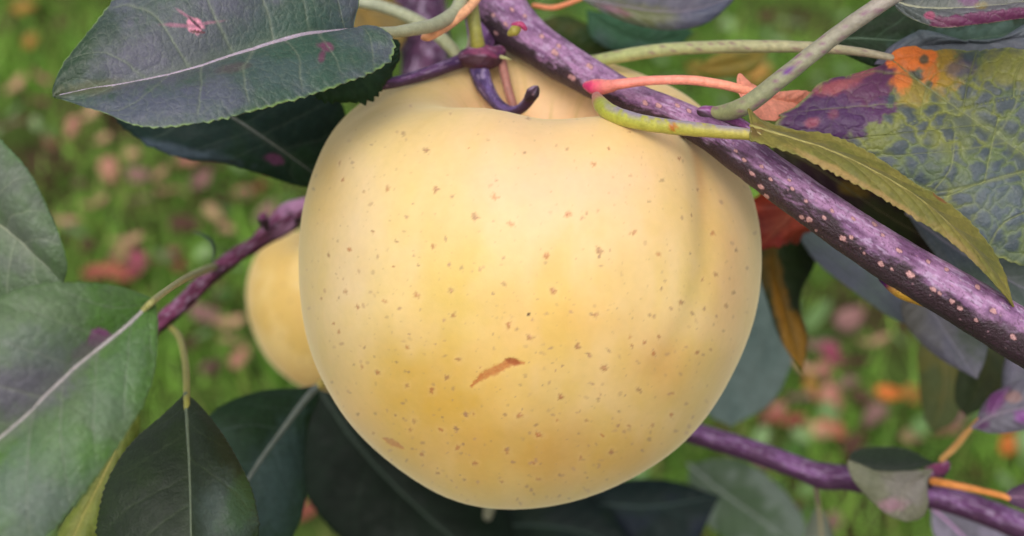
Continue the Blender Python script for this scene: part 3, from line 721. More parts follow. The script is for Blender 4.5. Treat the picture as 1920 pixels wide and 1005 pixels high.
leaf('dark serrated leaf tucked between the slate leaf and the purple side twig',
     [(560, 120, .222), (620, 135, .223), (690, 120, .224), (748, 90, .225)],
     [(560, 120, .222), (590, 180, .223), (640, 194, .224), (695, 188, .225), (728, 150, .226), (748, 110, .226), (748, 90, .225)],
     [(560, 120, .222), (600, 90, .222), (660, 70, .222), (720, 68, .224), (748, 78, .225), (748, 90, .225)],
     base=(36, 60, 34), base2=(28, 48, 34), vein=(70, 86, 66), mat=M_DARK, bulge=(.001, .001), vstr=.3, midw=5, seed=9, tamp=.12, teeth=18)

leaf('pale grey green leaf cropped by the left edge, above the biggest left leaf',
     [(-90, 350, .176), (-40, 390, .175), (0, 420, .174), (50, 462, .173), (118, 528, .173)],
     [(-90, 350, .176), (-70, 250, .174), (-20, 248, .173), (20, 280, .172), (60, 330, .171), (92, 395, .171), (115, 450, .171), (126, 500, .172), (118, 528, .173)],
     [(-90, 350, .176), (-140, 450, .177), (-120, 560, .177), (-40, 600, .176), (50, 570, .174), (118, 528, .173)],
     base=(80, 102, 68), base2=(90, 100, 86), vein=(136, 146, 120), edge=(88, 120, 74), bulge=(.002, .001), nv=6, vstr=.45, midw=10, seed=12, mid_col=(140, 146, 122), ns=260, nw=50, cell=.0016)

leaf('biggest grey green leaf with a purple blotch at the left edge',
     [(290, 562, .171), (230, 618, .168), (150, 682, .165), (90, 738, .163), (40, 788, .162), (-20, 835, .161), (-120, 900, .160), (-200, 960, .160)],
     [(290, 562, .171), (262, 550, .170), (220, 538, .168), (160, 531, .165), (90, 531, .163), (30, 545, .162), (-60, 590, .161), (-160, 680, .161), (-230, 820, .160), (-200, 960, .160)],
     [(290, 562, .171), (296, 610, .169), (293, 670, .167), (282, 725, .165), (250, 792, .163), (205, 862, .161), (150, 935, .160), (95, 1000, .159), (20, 1070, .158), (-90, 1080, .158), (-200, 960, .160)],
     base=(74, 110, 46), base2=(84, 106, 70), vein=(128, 132, 120), edge=(84, 112, 66), bulge=(.0025, .0022), nv=7, slant=.2, vstr=.5, midw=12, mid_col=(160, 152, 150), seed=15, ns=360, nw=80, relief=.00016, cell=.0017, quilt=.00007,
     patches=[(40, 720, 100, 60, -30, (96, 88, 106), .6, .8), (186, 632, 22, 16, -30, (128, 66, 116), .25, .9), (160, 655, 30, 12, -30, (104, 80, 98), .5, .7), (60, 650, 90, 40, 0, (92, 108, 92), .6, .6), (60, 930, 90, 90, 0, (92, 104, 102), .6, .6), (215, 720, 40, 90, 20, (92, 116, 88), .6, .5), (110, 840, 70, 60, 0, (76, 108, 62), .6, .6)],
     stalk=[(402, 500, .286, 14), (380, 508, .268, 16), (345, 524, .225, 14), (315, 543, .195, 13), (290, 562, .171, 13), (270, 580, .1695, 12)], stalk_col=(156, 152, 92))

leaf('dark green leaf pointing down at the bottom left, below the magenta twig',
     [(348, 738, .228), (352, 800, .222), (356, 880, .217), (358, 960, .214), (358, 1060, .212), (350, 1160, .212)],
     [(348, 738, .228), (310, 775, .226), (250, 828, .223), (212, 880, .220), (190, 940, .218), (182, 1010, .217), (200, 1090, .215), (350, 1160, .212)],
     [(348, 738, .228), (375, 762, .226), (415, 812, .222), (455, 880, .218), (478, 940, .216), (484, 1010, .215), (450, 1090, .214), (350, 1160, .212)],
     base=(34, 52, 18), base2=(32, 46, 24), vein=(70, 84, 52), bulge=(.0015, .0028), nv=6, vstr=.35, midw=9, mid_col=(104, 116, 92), seed=18, ns=240, nw=44, mat=M_LEAF, tamp=.02,
     patches=[(430, 960, 60, 60, 30, (70, 86, 78), .7, .8), (460, 930, 30, 70, 30, (52, 84, 36), .5, .6)],  # grey patch at lower right is painted sheen
     stalk=[(318, 612, .278, 12), (335, 630, .27, 13), (345, 665, .255, 13), (349, 700, .24, 13), (350, 745, .2275, 13), (351, 775, .2245, 11)], stalk_col=(150, 148, 72))

leaf('yellow green leaf sliver between the two bottom left leaves',
     [(250, 760, .25), (200, 880, .245), (150, 980, .242), (110, 1080, .24)],
     [(250, 760, .25), (225, 800, .25), (170, 900, .246), (110, 1000, .243), (110, 1080, .24)],
     [(250, 760, .25), (262, 800, .25), (230, 900, .246), (190, 1000, .243), (110, 1080, .24)],
     base=(104, 118, 44), base2=(88, 104, 38), vein=(160, 150, 80), mat=M_LEAFM, bulge=(.001, .001), midw=5, seed=19)

leaf('dark blue green leaf with a grey rib, bottom left next to the apple',
     [(598, 722, .262), (570, 752, .258), (530, 805, .254), (490, 860, .250), (450, 925, .247), (410, 1010, .246)],
     [(598, 722, .262), (560, 728, .260), (500, 732, .257), (450, 745, .254), (400, 772, .251), (360, 830, .249), (350, 920, .247), (410, 1010, .246)],
     [(598, 722, .262), (596, 750, .261), (578, 800, .259), (572, 870, .257), (572, 940, .254), (545, 1010, .251), (480, 1060, .248), (410, 1010, .246)],
     push=1.08, base=(32, 52, 32), base2=(46, 66, 52), vein=(84, 98, 96), bulge=(.002, .002), nv=6, vstr=.25, midw=15, mid_col=(104, 112, 104), seed=22, mat=M_DARK, ns=200, nw=36,
     patches=[(520, 900, 50, 110, 25, (58, 76, 76), .6, .7)],
     stalk=[(650, 680, .29, 14), (620, 705, .275, 15), (598, 724, .2615, 18)], stalk_col=(176, 156, 76))

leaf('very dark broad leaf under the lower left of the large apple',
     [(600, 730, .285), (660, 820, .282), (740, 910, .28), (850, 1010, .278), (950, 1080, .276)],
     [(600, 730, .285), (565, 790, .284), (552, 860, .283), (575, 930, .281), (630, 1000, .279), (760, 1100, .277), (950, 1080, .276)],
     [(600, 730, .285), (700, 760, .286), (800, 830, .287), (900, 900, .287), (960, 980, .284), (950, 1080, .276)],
     push=1.22, base=(13, 24, 14), base2=(18, 31, 20), vein=(40, 56, 42), bulge=(.002, .002), nv=6, vstr=.3, midw=8, seed=24, mat=M_DARK)  # near-black base holds the shade beneath the apple

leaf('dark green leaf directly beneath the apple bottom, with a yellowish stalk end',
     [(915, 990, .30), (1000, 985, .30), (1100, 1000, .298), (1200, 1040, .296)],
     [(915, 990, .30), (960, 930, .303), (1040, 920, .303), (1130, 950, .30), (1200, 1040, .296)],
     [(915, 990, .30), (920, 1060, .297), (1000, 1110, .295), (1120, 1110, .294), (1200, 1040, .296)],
     push=1.25, base=(16, 28, 26), base2=(20, 34, 24), vein=(44, 62, 52), bulge=(.001, .001), vstr=.3, midw=6, seed=25, mat=M_DARK,  # shade under the apple is painted into the dark base
     stalk=[(925, 930, .296, 22), (916, 960, .297, 20), (912, 990, .299, 10)], stalk_col=(150, 146, 96))

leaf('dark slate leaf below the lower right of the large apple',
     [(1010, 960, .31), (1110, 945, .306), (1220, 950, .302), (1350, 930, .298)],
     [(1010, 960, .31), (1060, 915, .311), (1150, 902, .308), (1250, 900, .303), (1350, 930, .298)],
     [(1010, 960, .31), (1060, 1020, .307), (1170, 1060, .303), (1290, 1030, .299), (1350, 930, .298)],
     push=1.25, base=(20, 34, 32), base2=(26, 34, 46), vein=(60, 76, 72), bulge=(.0015, .0015), vstr=.3, midw=6, seed=26, mat=M_DARK)  # base darkened to stand in for the apple's shade

leaf('blurred dark leaf filling the gap at the bottom edge left of centre',
     [(700, 860, .33), (760, 930, .33), (830, 1000, .33), (880, 1080, .33)],
     [(700, 860, .33), (680, 940, .33), (720, 1040, .33), (800, 1100, .33), (880, 1080, .33)],
     [(700, 860, .33), (800, 870, .33), (900, 930, .33), (960, 1020, .33), (880, 1080, .33)],
     push=1.2, base=(24, 42, 28), base2=(40, 52, 60), vein=(44, 60, 50), bulge=(.001, .001), vstr=.3, midw=5, seed=27, mat=M_DARK)  # dark base colours include the shade below the fruit

leaf('grey teal leaf hanging right of the large apple, behind its lower edge',
     [(1470, 470, .275), (1450, 580, .274), (1420, 680, .273), (1370, 800, .272)],
     [(1470, 470, .275), (1400, 520, .28), (1350, 640, .28), (1320, 760, .277), (1370, 800, .272)],
     [(1470, 470, .275), (1500, 560, .272), (1490, 660, .271), (1450, 750, .271), (1370, 800, .272)],
     push=1.32, base=(104, 124, 118), base2=(114, 132, 126), vein=(104, 120, 112), bulge=(.001, .001), vstr=.3, midw=0, seed=28, mat=M_LEAFM)

leaf('drooping dark leaf with an ochre edge touching the right side of the large apple',
     [(1455, 440, .245), (1455, 500, .244), (1470, 570, .243), (1490, 640, .242), (1504, 696, .242)],
     [(1455, 440, .245), (1500, 448, .246), (1528, 490, .247), (1505, 540, .246), (1500, 580, .245), (1514, 630, .243), (1504, 696, .242)],
     [(1455, 440, .245), (1425, 450, .244), (1420, 500, .243), (1440, 570, .242), (1462, 635, .241), (1504, 696, .242)],
     push=1.22, base=(44, 62, 26), base2=(40, 54, 30), vein=(84, 80, 40), bulge=(.001, .001), vstr=.3, midw=6, seed=29, mat=M_LEAFM, mid_col=(120, 100, 36), tamp=.03,
     patches=[(1462, 560, 14, 90, -12, (172, 120, 32), .5, .9), (1492, 640, 20, 55, -8, (160, 116, 34), .4, .95), (1440, 500, 14, 50, 0, (120, 92, 34), .5, .7)])

leaf('crumpled brick red leaf behind the branch on the right side of the apple',
     [(1545, 310, .262), (1520, 350, .262), (1485, 400, .26), (1440, 450, .258), (1420, 470, .258)],
     [(1545, 310, .262), (1575, 330, .263), (1560, 370, .262), (1530, 420, .260), (1510, 442, .259), (1470, 460, .258), (1420, 470, .258)],
     [(1545, 310, .262), (1510, 300, .262), (1450, 330, .262), (1400, 380, .26), (1400, 440, .258), (1420, 470, .258)],
     push=1.06, base=(196, 82, 56), base2=(150, 52, 40), vein=(220, 130, 96), bulge=(.004, -.003), vstr=.4, midw=5, seed=30, mat=M_LEAFM, wave=.0028, tamp=.3, teeth=11,
     patches=[(1455, 405, 50, 30, -30, (100, 32, 26), .5, .8), (1535, 330, 16, 26, 0, (232, 130, 108), .4, .8)])

leaf('salmon pink leaf stub behind the grey stalk, on a coral stalk',
     [(1380, 168, .212), (1430, 182, .214), (1480, 192, .217), (1540, 200, .222)],
     [(1380, 168, .212), (1385, 138, .212), (1410, 158, .213), (1450, 172, .215), (1500, 170, .218), (1540, 180, .221), (1540, 200, .222)],
     [(1380, 168, .212), (1400, 200, .211), (1425, 224, .212), (1470, 226, .214), (1500, 214, .217), (1540, 210, .221), (1540, 200, .222)],
     base=(226, 134, 116), base2=(232, 150, 126), vein=(238, 170, 140), bulge=(.0006, .0006), vstr=.5, midw=9, seed=32, mat=M_LEAFM, mid_col=(236, 160, 128), tamp=.05, ns=120, teeth=14,
     stalk=[(1098, 160, .2205, 14), (1116, 163, .2185, 30), (1140, 162, .2165, 26), (1165, 157, .2150, 20), (1220, 151, .2135, 18), (1290, 150, .212, 18), (1350, 158, .2115, 18), (1400, 170, .2122, 18), (1440, 182, .214, 14)],
     stalkw=lambda S, A, G: mixc(sc_cols((228, 130, 124), (240, 158, 124), 5)(S, A, G), lin((212, 40, 110)), sm(.18, .05, S / S.max()) * sm(-.2, .5, np.sin(A + .5) + fbm(S * 900, A, 4) - .3)))
n_ = leaf('mottled leaf patched yellow green, slate, purple and orange, on the right edge',
     [(1668, 108, .2145), (1720, 150, .2125), (1790, 200, .211), (1880, 262, .210), (1990, 340, .209), (2120, 450, .209)],
     [(1668, 108, .2145), (1680, 94, .214), (1712, 86, .2135), (1742, 95, .213), (1780, 92, .213), (1830, 96, .2125), (1890, 90, .212), (1950, 100, .211), (2050, 140, .210), (2130, 250, .209), (2120, 450, .209)],
     [(1668, 108, .2145), (1650, 124, .2148), (1590, 142, .2142), (1536, 156, .2135), (1502, 190, .213), (1456, 230, .2125), (1500, 258, .212), (1580, 290, .2115), (1690, 356, .2105), (1790, 430, .2095), (1860, 478, .209), (1960, 500, .209), (2120, 450, .209)],
     base=(122, 126, 60), base2=(98, 112, 72), vein=(134, 140, 84), edge=(140, 144, 80), bulge=(.0014, .0018), nv=7, slant=-.05, vstr=.55, cell=.0030, mott=((58, 68, 84), .40, .10), relief=.0002, quilt=.00019, netw=.25, midw=3, mid_col=(124, 128, 84), lines=[([(1585, 292), (1633, 262), (1669, 251), (1716, 227), (1803, 203), (1960, 172)], 2.6), ([(1724, 224), (1737, 167), (1752, 140)], 1.8), ([(1806, 203), (1816, 150), (1830, 100)], 1.8), ([(1700, 360), (1748, 368), (1783, 365), (1846, 340), (1960, 310)], 2.8), ([(1748, 360), (1783, 313), (1790, 250)], 1.8), ([(1846, 340), (1860, 270), (1872, 220)], 1.8), ([(1900, 182), (1905, 140), (1920, 110)], 1.8), ([(1850, 470), (1880, 420), (1940, 390)], 2)], ns=420, nw=100, tamp=.03, teeth=30, seed=35,
     patches=[(1560, 205, 120, 58, -24, (82, 44, 86), .1), (1640, 150, 66, 36, -30, (94, 50, 84), .12), (1550, 235, 66, 50, 0, (74, 40, 84), .15), (1560, 166, 40, 12, -10, (164, 84, 90), .5, .85), (1612, 143, 32, 7, -22, (160, 88, 88), .5, .7), (1522, 230, 14, 8, -20, (152, 72, 92), .5, .8), (1562, 214, 9, 8, 0, (126, 60, 84), .5, .7),
              (1762, 128, 34, 46, 0, (170, 136, 46), .35, .95), (1710, 170, 34, 26, 0, (160, 136, 56), .4, .8), (1708, 108, 46, 30, 0, (236, 124, 48), .22), (1690, 145, 17, 30, 0, (224, 122, 58), .3, .9), (1742, 142, 18, 20, 0, (214, 118, 48), .35, .9), (1718, 141, 14, 8, 20, (70, 78, 76), .35, .9), (1732, 112, 8, 9, 0, (78, 84, 66), .4, .9), (1742, 158, 7, 7, 0, (70, 78, 70), .4, .9),
              (1800, 130, 30, 16, 0, (96, 84, 100), .4, .7), (1900, 130, 60, 36, 0, (150, 146, 48), .4, .6), (1860, 380, 60, 60, 0, (92, 104, 112), .7, .5)],
     stalk=[(1090, 118, .245, 22), (1130, 112, .243, 24), (1190, 101, .240, 25), (1260, 92, .236, 24), (1350, 88, .231, 24), (1450, 87, .226, 23), (1540, 90, .2215, 20), (1610, 97, .217, 16), (1672, 108, .2142, 13)],
     stalkw=sc_cols((164, 174, 110), (170, 158, 132), 6, (130, 90, 100)))

leaf('folded olive yellow leaf arching over the branch toward the right edge',
     [(1408, 236, .196), (1480, 258, .195), (1560, 284, .194), (1640, 322, .193), (1720, 370, .192), (1790, 430, .192), (1850, 495, .192), (1900, 575, .193)],
     [(1408, 236, .196), (1404, 206, .1975), (1432, 228, .1985), (1490, 244, .199), (1560, 254, .1985), (1640, 292, .1975), (1710, 340, .197), (1780, 382, .197), (1840, 440, .197), (1880, 505, .1955), (1900, 575, .193)],
     [(1408, 236, .196), (1408, 262, .194), (1450, 276, .193), (1504, 296, .1925), (1564, 326, .192), (1644, 367, .1915), (1713, 409, .191), (1765, 441, .191), (1802, 470, .191), (1840, 506, .1915), (1878, 548, .192), (1900, 575, .193)],
     base=(124, 116, 52), base2=(108, 108, 48), vein=(164, 142, 86), edge=(150, 152, 90), mat=M_LEAFM, bulge=(-.0008, .0006), nv=10, vstr=.45, midw=7, mid_col=(146, 136, 70), edgeop=.5, ns=320, nw=50, tamp=.10, teeth=32, seed=38, relief=.00015,
     patches=[(1420, 245, 12, 14, 0, (104, 78, 44), .4, .7), (1760, 370, 16, 5, 40, (120, 72, 40), .3, .9), (1500, 255, 40, 5, 12, (104, 96, 40), .5, .6), (1560, 318, 80, 7, 27, (176, 142, 90), .5, .7), (1680, 386, 70, 8, 32, (172, 138, 88), .5, .7), (1800, 466, 60, 8, 42, (160, 132, 84), .5, .6), (1600, 290, 60, 5, 25, (104, 106, 40), .6, .6), (1740, 370, 50, 5, 40, (112, 108, 44), .6, .6)],
     stalk=[(1118, 180, .212, 18), (1128, 198, .2085, 30), (1150, 214, .205, 33), (1200, 229, .202, 31), (1270, 239, .1995, 28), (1340, 246, .1975, 26), (1400, 252, .196, 22), (1450, 262, .1948, 12)],
     stalkw=lambda S, A, G: (lambda x, y, n: mixc(mixc(mixc(sc_cols((158, 166, 56), (176, 160, 76), 9)(S, A, G), lin((176, 104, 92)), sm(.13, .05, S / S.max())), lin((148, 136, 150)), sm(.25, .6, (n @ UP)) * sm(.12, .3, S / S.max()) * sm(.35, .5, fbm(S * 1600, A * 4, 5))), lin((170, 100, 30)), sm(9, 6, np.hypot(x - 1262, y - 238))))(*PX(G)[:2], normals(G, True) * np.sign(np.sum(normals(G, True) * (G - G.mean(1, keepdims=True)), -1, keepdims=True))))

leaf('grey leaf with a purple band in the top right corner, on the spotted grey stalk',
     [(1672, 2, .196), (1720, 14, .195), (1780, 16, .194), (1850, 12, .193), (1930, 2, .192), (2040, -20, .192)],
     [(1672, 2, .196), (1690, -40, .198), (1750, -90, .198), (1850, -110, .197), (1960, -80, .194), (2040, -20, .192)],
     [(1672, 2, .196), (1686, 20, .1955), (1720, 40, .1945), (1765, 52, .1935), (1820, 47, .193), (1890, 38, .192), (1960, 24, .192), (2040, -20, .192)],
     base=(92, 90, 96), base2=(78, 84, 82), vein=(124, 126, 112), edge=(150, 150, 120), bulge=(.001, .001), nv=7, vstr=.5, midw=7, mid_col=(140, 140, 118), ns=260, nw=50, seed=41, relief=.0002, quilt=.00012, cell=.0018,
     patches=[(1850, 36, 110, 15, -6, (104, 48, 84), .15), (1770, 42, 30, 10, 10, (110, 56, 84), .3, .8), (1820, 0, 24, 14, 0, (112, 52, 110), .25, .9), (1744, 30, 9, 7, 0, (150, 70, 100), .3), (1840, 10, 14, 8, 0, (140, 120, 50), .4, .8)],
     stalk=[(1318, 212, .211, 20), (1340, 212, .2085, 26), (1372, 208, .206, 34), (1410, 190, .203, 34), (1480, 135, .200, 33), (1560, 72, .198, 32), (1630, 22, .196, 32), (1672, -4, .1955, 28), (1710, -14, .196, 12)],
     stalkw=lambda S, A, G: (lambda x, y: mixc(mixc(sc_cols((134, 142, 92), (158, 146, 140), 12, (128, 80, 110))(S, A, G), lin((186, 60, 110)), sm(.09, .02, S / S.max())), lin((104, 50, 130)), sm(1.2, .7, np.hypot(((x - 1476) * .8 - (y - 132) * .6) / 14, ((x - 1476) * .6 + (y - 132) * .8) / 5))))(*PX(G)[:2]))

leaf('dark green leaf behind the grey stalk in the upper right',
     [(1545, 78, .232), (1600, 72, .231), (1680, 76, .229), (1780, 78, .226), (1880, 66, .224), (1990, 50, .222)],
     [(1545, 78, .232), (1580, 44, .232), (1640, 10, .231), (1720, -10, .229), (1860, -20, .226), (1990, 50, .222)],
     [(1545, 78, .232), (1580, 100, .232), (1650, 128, .230), (1740, 132, .228), (1850, 120, .225), (1990, 50, .222)],
     base=(30, 44, 26), base2=(32, 54, 30), vein=(70, 92, 70), bulge=(.001, .001), nv=9, vstr=.45, midw=5, seed=43, mat=M_DARK, ns=200, nw=36,
     patches=[(1820, 75, 120, 30, -5, (70, 92, 84), .4, .9)])
leaf('grey violet leaf under the purple banded leaf, behind the mottled one',
     [(1640, 120, .2255), (1720, 90, .224), (1800, 80, .222), (1920, 70, .220), (2020, 60, .219)],
     [(1640, 120, .2255), (1670, 88, .2255), (1715, 62, .2245), (1740, 58, .223), (1850, 82, .221), (1940, 40, .220), (2020, 60, .219)],
     [(1640, 120, .2255), (1700, 130, .224), (1800, 130, .222), (1920, 130, .220), (2020, 60, .219)],
     base=(96, 92, 112), base2=(80, 92, 96), vein=(120, 116, 130), bulge=(.0008, .0008), nv=9, vstr=.4, midw=0, seed=44, mat=M_LEAF)

leaf('grey green leaf below the mottled one at the right edge, under the olive arch',
     [(1700, 400, .24), (1780, 460, .238), (1880, 520, .236), (2000, 580, .234)],
     [(1700, 400, .24), (1780, 390, .24), (1880, 440, .238), (1980, 500, .236), (2000, 580, .234)],
     [(1700, 400, .24), (1740, 460, .238), (1800, 530, .236), (1900, 600, .235), (2000, 580, .234)],
     base=(84, 98, 88), base2=(96, 104, 112), vein=(150, 150, 156), bulge=(.001, .001), vstr=.4, midw=7, mid_col=(146, 140, 152), seed=45, mat=M_LEAF)
leaf('dark brown green leaf in the gap between branch and olive leaf',
     [(1450, 270, .250), (1540, 320, .249), (1640, 390, .247), (1740, 450, .245), (1790, 490, .244)],
     [(1450, 270, .250), (1560, 280, .25), (1680, 330, .248), (1750, 390, .247), (1790, 440, .245), (1790, 490, .244)],
     [(1450, 270, .250), (1460, 330, .249), (1560, 400, .248), (1660, 460, .246), (1730, 500, .245), (1790, 490, .244)],
     base=(46, 46, 26), base2=(44, 24, 34), vein=(84, 76, 40), bulge=(.001, .001), vstr=.3, midw=5, seed=46, mat=M_DARK, patches=[(1600, 355, 30, 12, 20, (120, 96, 30), .4, .7), (1660, 415, 60, 30, 30, (46, 58, 22), .5, .7)])
leaf('grey green leaf emerging below the branch right of the apple',
     [(1490, 430, .262), (1580, 500, .260), (1660, 560, .258), (1740, 610, .257)],
     [(1490, 430, .262), (1560, 420, .270), (1660, 480, .270), (1740, 560, .264), (1740, 610, .257)],
     [(1490, 430, .262), (1530, 490, .254), (1600, 545, .251), (1680, 600, .253), (1740, 610, .257)],
     push=1.12, base=(112, 124, 120), base2=(112, 116, 126), vein=(120, 128, 120), bulge=(.001, .001), vstr=.3, midw=0, seed=47, mat=M_LEAFM)
leaf('grey violet leaf with a sharp downward tip below the branch at right',
     [(1720, 540, .246), (1750, 590, .245), (1790, 650, .243), (1832, 710, .241)],
     [(1720, 540, .246), (1800, 560, .246), (1850, 600, .244), (1850, 660, .242), (1832, 710, .241)],
     [(1720, 540, .246), (1690, 570, .247), (1706, 620, .246), (1760, 670, .244), (1832, 710, .241)],
     push=1.12, base=(100, 98, 112), base2=(106, 104, 100), vein=(132, 128, 140), bulge=(.001, .001), vstr=.35, midw=5, seed=48, mat=M_LEAF, patches=[(1820, 620, 30, 60, 0, (60, 74, 50), .5, .8)])
leaf('olive green leaf hanging at the right, above the purple lower twig',
     [(1740, 590, .285), (1765, 660, .283), (1770, 730, .282), (1750, 810, .281)],
     [(1740, 590, .285), (1800, 640, .285), (1808, 730, .283), (1790, 790, .281), (1750, 810, .281)],
     [(1740, 590, .285), (1720, 650, .284), (1724, 730, .283), (1735, 790, .281), (1750, 810, .281)],
     push=1.25, base=(96, 94, 38), base2=(80, 90, 44), vein=(116, 108, 56), bulge=(.001, .001), vstr=.3, midw=5, seed=49, mat=M_LEAFM)
leaf('dark olive leaf right of the pointed violet one, hanging from the branch',
     [(1860, 600, .262), (1850, 660, .262), (1835, 720, .262), (1810, 780, .262)],
     [(1860, 600, .262), (1900, 640, .262), (1890, 710, .262), (1850, 760, .262), (1810, 780, .262)],
     [(1860, 600, .262), (1820, 640, .262), (1795, 700, .262), (1790, 750, .262), (1810, 780, .262)],
     push=1.2, base=(48, 58, 34), base2=(60, 62, 36), vein=(84, 88, 50), bulge=(.001, .001), vstr=.3, midw=0, seed=50, mat=M_DARK)
leaf('lilac grey leaf cropped by the right edge below the branch end',
     [(1930, 620, .25), (1905, 670, .25), (1890, 720, .25), (1880, 760, .25)],
     [(1930, 620, .25), (2000, 680, .25), (1980, 740, .25), (1880, 760, .25)],
     [(1930, 620, .25), (1895, 650, .25), (1880, 700, .25), (1880, 760, .25)],
     push=1.15, base=(110, 104, 122), base2=(92, 92, 104), vein=(140, 130, 150), bulge=(.001, .001), vstr=.3, midw=5, seed=51, mat=M_LEAF)
leaf('grey and purple leaf on an ochre stalk at the right edge above the lower twig',
     [(1822, 802, .268), (1860, 780, .266), (1920, 765, .264), (2020, 750, .262)],
     [(1822, 802, .268), (1850, 750, .268), (1880, 728, .267), (1940, 710, .265), (2020, 750, .262)],
     [(1822, 802, .268), (1860, 812, .266), (1910, 808, .265), (1970, 790, .263), (2020, 750, .262)],
     base=(110, 106, 118), base2=(96, 94, 110), vein=(140, 126, 140), bulge=(.001, .001), vstr=.3, midw=5, seed=52, mat=M_LEAF,
     patches=[(1865, 755, 30, 16, -50, (120, 60, 120), .4, .9), (1840, 795, 14, 10, 0, (96, 46, 96), .4, .8), (1915, 780, 16, 14, 0, (140, 70, 150), .4, .9), (1900, 745, 16, 10, 0, (160, 120, 112), .4, .7)],
     stalk=[(1765, 862, .275, 12), (1790, 838, .273, 14), (1812, 812, .270, 12), (1835, 785, .2675, 7)], stalk_col=(196, 150, 90))
leaf('folded leaf on the purple lower twig, dark green inside and grey outside',
     [(1592, 868, .268), (1630, 876, .266), (1680, 880, .265), (1752, 868, .268)],
     [(1592, 868, .268), (1600, 846, .274), (1650, 838, .276), (1700, 843, .275), (1752, 868, .268)],
     [(1592, 868, .268), (1596, 880, .266), (1640, 884, .263), (1700, 886, .263), (1752, 868, .268)],
     base=(44, 60, 40), base2=(52, 66, 46), vein=(84, 96, 70), bulge=(-.001, .0), vstr=.3, midw=0, seed=53, mat=M_LEAFM, edge=(120, 128, 90))
leaf('grey olive leaf flap hanging below the lower twig, with a pink smudge',
     [(1748, 880, .264), (1700, 910, .263), (1690, 945, .263), (1700, 978, .264)],
     [(1748, 880, .264), (1690, 884, .263), (1620, 880, .263), (1590, 862, .264), (1596, 895, .263), (1630, 935, .263), (1665, 965, .263), (1700, 978, .264)],
     [(1748, 880, .264), (1738, 905, .263), (1740, 945, .263), (1728, 970, .264), (1700, 978, .264)],
     base=(118, 118, 96), base2=(108, 112, 88), vein=(130, 126, 104), bulge=(.001, .001), vstr=.3, midw=0, seed=54, mat=M_LEAFM, patches=[(1676, 945, 24, 12, 0, (170, 116, 140), .5, .7), (1700, 915, 40, 40, 0, (136, 126, 130), .6, .5)])
leaf('deep purple leaf on an orange stalk at the lower right edge',
     [(1880, 930, .262), (1910, 932, .261), (1950, 930, .26), (2010, 920, .26)],
     [(1880, 930, .262), (1900, 915, .262), (1950, 900, .261), (2010, 920, .26)],
     [(1880, 930, .262), (1905, 950, .261), (1950, 958, .26), (2010, 920, .26)],
     base=(92, 52, 84), base2=(84, 60, 88), vein=(150, 110, 140), bulge=(.0006, .0006), vstr=.4, midw=4, seed=55, mat=M_LEAFM,
     stalk=[(1748, 902, .272, 16), (1780, 908, .269, 15), (1830, 918, .266, 13), (1880, 930, .262, 12), (1900, 940, .2615, 6)], stalk_col=(226, 146, 76))
leaf('lavender leaf at the bottom edge under the lower twig',
     [(1745, 950, .262), (1790, 990, .262), (1840, 1040, .262), (1900, 1090, .262)],
     [(1745, 950, .262), (1800, 965, .262), (1880, 1000, .262), (1930, 1050, .262), (1900, 1090, .262)],
     [(1745, 950, .262), (1750, 1000, .262), (1780, 1060, .262), (1840, 1100, .262), (1900, 1090, .262)],
     push=1.2, base=(140, 132, 150), base2=(112, 108, 120), vein=(170, 150, 176), bulge=(.001, .001), vstr=.4, midw=8, mid_col=(186, 146, 184), seed=56, mat=M_LEAF)
leaf('small grey green leaf dangling below the middle of the lower twig',
     [(1534, 945, .286), (1538, 975, .285), (1540, 1010, .284), (1538, 1060, .284)],
     [(1534, 945, .286), (1516, 980, .286), (1512, 1020, .285), (1538, 1060, .284)],
     [(1534, 945, .286), (1552, 975, .285), (1560, 1015, .284), (1538, 1060, .284)],
     push=1.15, base=(104, 112, 96), base2=(92, 104, 84), vein=(150, 140, 110), bulge=(.0005, .0005), vstr=.3, midw=7, seed=57, mat=M_LEAFM, mid_col=(150, 136, 96),
     stalk=[(1528, 905, .288, 9), (1531, 925, .287, 9), (1534, 948, .286, 8)], stalk_col=(150, 110, 84))
leaf('blurred silver green leaf at the bottom, left of the dangling small leaf',
     [(1290, 870, .42), (1350, 920, .42), (1420, 970, .42), (1500, 1030, .42)],
     [(1290, 870, .42), (1380, 860, .42), (1460, 910, .42), (1510, 980, .42), (1500, 1030, .42)],
     [(1290, 870, .42), (1300, 950, .42), (1370, 1020, .42), (1440, 1060, .42), (1500, 1030, .42)],
     base=(100, 114, 100), base2=(60, 84, 50), vein=(130, 140, 130), bulge=(.001, .001), vstr=.3, midw=6, seed=58, mat=M_LEAF)
leaf('blurred slate leaf cropped by the top edge right of the branch',
     [(1085, -5, .262), (1160, 10, .262), (1240, 22, .262), (1320, 14, .262), (1395, -20, .262)],
     [(1085, -5, .262), (1130, -50, .262), (1230, -70, .262), (1330, -60, .262), (1395, -20, .262)],
     [(1085, -5, .262), (1130, 22, .262), (1190, 46, .262), (1260, 56, .262), (1330, 40, .262), (1395, -20, .262)],
     base=(92, 90, 106), base2=(84, 92, 76), vein=(120, 110, 120), bulge=(.001, .001), vstr=.3, midw=5, seed=59, mat=M_LEAF,
     patches=[(1210, 25, 60, 16, 8, (104, 108, 62), .5, .7), (1150, 18, 30, 6, 20, (120, 70, 90), .5, .7), (1340, 20, 60, 24, -20, (70, 76, 96), .5, .7)],
     stalk=[(1000, 10, .262, 9), (1040, 14, .262, 10), (1090, -3, .262, 9)], stalk_col=(214, 130, 90))
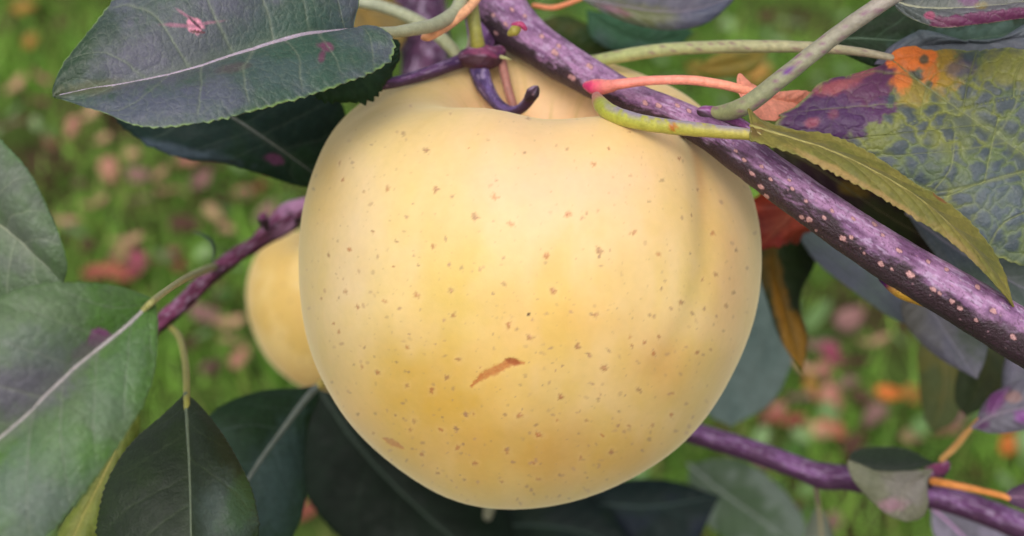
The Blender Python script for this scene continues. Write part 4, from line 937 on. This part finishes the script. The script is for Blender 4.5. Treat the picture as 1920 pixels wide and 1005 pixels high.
leaf('blurred blue green leaf under the slate leaf near the top edge',
     [(1100, 20, .30), (1160, 60, .30), (1230, 80, .30), (1300, 60, .30)],
     [(1100, 20, .30), (1170, 30, .30), (1250, 40, .30), (1300, 60, .30)],
     [(1100, 20, .30), (1110, 70, .30), (1170, 100, .30), (1250, 100, .30), (1300, 60, .30)],
     base=(50, 84, 60), base2=(64, 84, 78), vein=(80, 100, 80), bulge=(.001, .001), vstr=.3, midw=0, seed=60, mat=M_DARK)
leaf('blurred dark leaf behind the top of the branch, beside the pale green stalk',
     [(1010, 40, .31), (1060, 80, .31), (1110, 100, .31), (1175, 96, .31)],
     [(1010, 40, .31), (1060, 30, .31), (1130, 60, .31), (1175, 96, .31)],
     [(1010, 40, .31), (1020, 100, .31), (1080, 130, .31), (1175, 96, .31)],
     base=(40, 60, 26), base2=(64, 66, 30), vein=(60, 76, 40), bulge=(.001, .001), vstr=.3, midw=0, seed=61, mat=M_DARK)
leaf('blurred ochre leaf behind the base of the torn slate leaf',
     [(650, -30, .34), (680, 20, .34), (710, 60, .34), (740, 110, .34)],
     [(650, -30, .34), (720, -10, .34), (770, 40, .34), (740, 110, .34)],
     [(650, -30, .34), (640, 30, .34), (660, 80, .34), (740, 110, .34)],
     base=(120, 100, 50), base2=(96, 96, 52), vein=(180, 140, 60), bulge=(.001, .001), vstr=.3, midw=0, seed=62, mat=M_LEAFM)
leaf('blurred yellow brown leaf behind the coral stalk',
     [(1300, 130, .34), (1350, 122, .34), (1400, 112, .34), (1440, 100, .34)],
     [(1300, 130, .34), (1350, 100, .34), (1410, 84, .34), (1440, 100, .34)],
     [(1300, 130, .34), (1350, 146, .34), (1410, 134, .34), (1440, 100, .34)],
     base=(132, 112, 40), base2=(110, 106, 40), vein=(150, 120, 60), bulge=(.001, .001), vstr=.3, midw=0, seed=63, mat=M_LEAFM)

# ------------------------------------------------------------------ loose stalks at the spur
def stalk(label, pts, color, colf=None, **k):
    o = empty('leaf_stalk', P(*pts[0][:3])); tag(o, label, 'leaf stalk')
    tube('stalk', pts, M_STALK, color, o, na=24, n=100, bump=.04, colf=colf, **k)
stalk('upright yellow green stalk standing on the spur knob', [(897, 100, .236, 34), (896, 88, .2345, 28), (893, 66, .2335, 25), (888, 36, .233, 25), (882, -5, .233, 27), (876, -50, .233, 30)], None, sc_cols((140, 132, 44), (160, 170, 110), 14))
stalk('short peach coloured stalk crossing the green one', [(795, 70, .223, 14), (806, 66, .223, 20), (835, 50, .225, 19), (865, 28, .227, 18), (890, 2, .23, 17), (910, -30, .232, 17)], None, sc_cols((224, 160, 116), (226, 170, 130), 15))
stalk('pale green stalk passing behind the spur to the top left', [(665, 2, .262, 22), (700, 8, .26, 22), (750, 24, .257, 22), (800, 50, .254, 24), (840, 84, .251, 24), (870, 120, .249, 20)], None, sc_cols((170, 174, 150), (156, 158, 120), 16))
stalk('thin curved green stalk rising from the spur knob to the left', [(868, 108, .238, 8), (880, 80, .236, 8), (884, 40, .236, 8), (872, 0, .237, 10), (860, -40, .238, 10)], None, sc_cols((176, 166, 150), (150, 150, 110), 17))
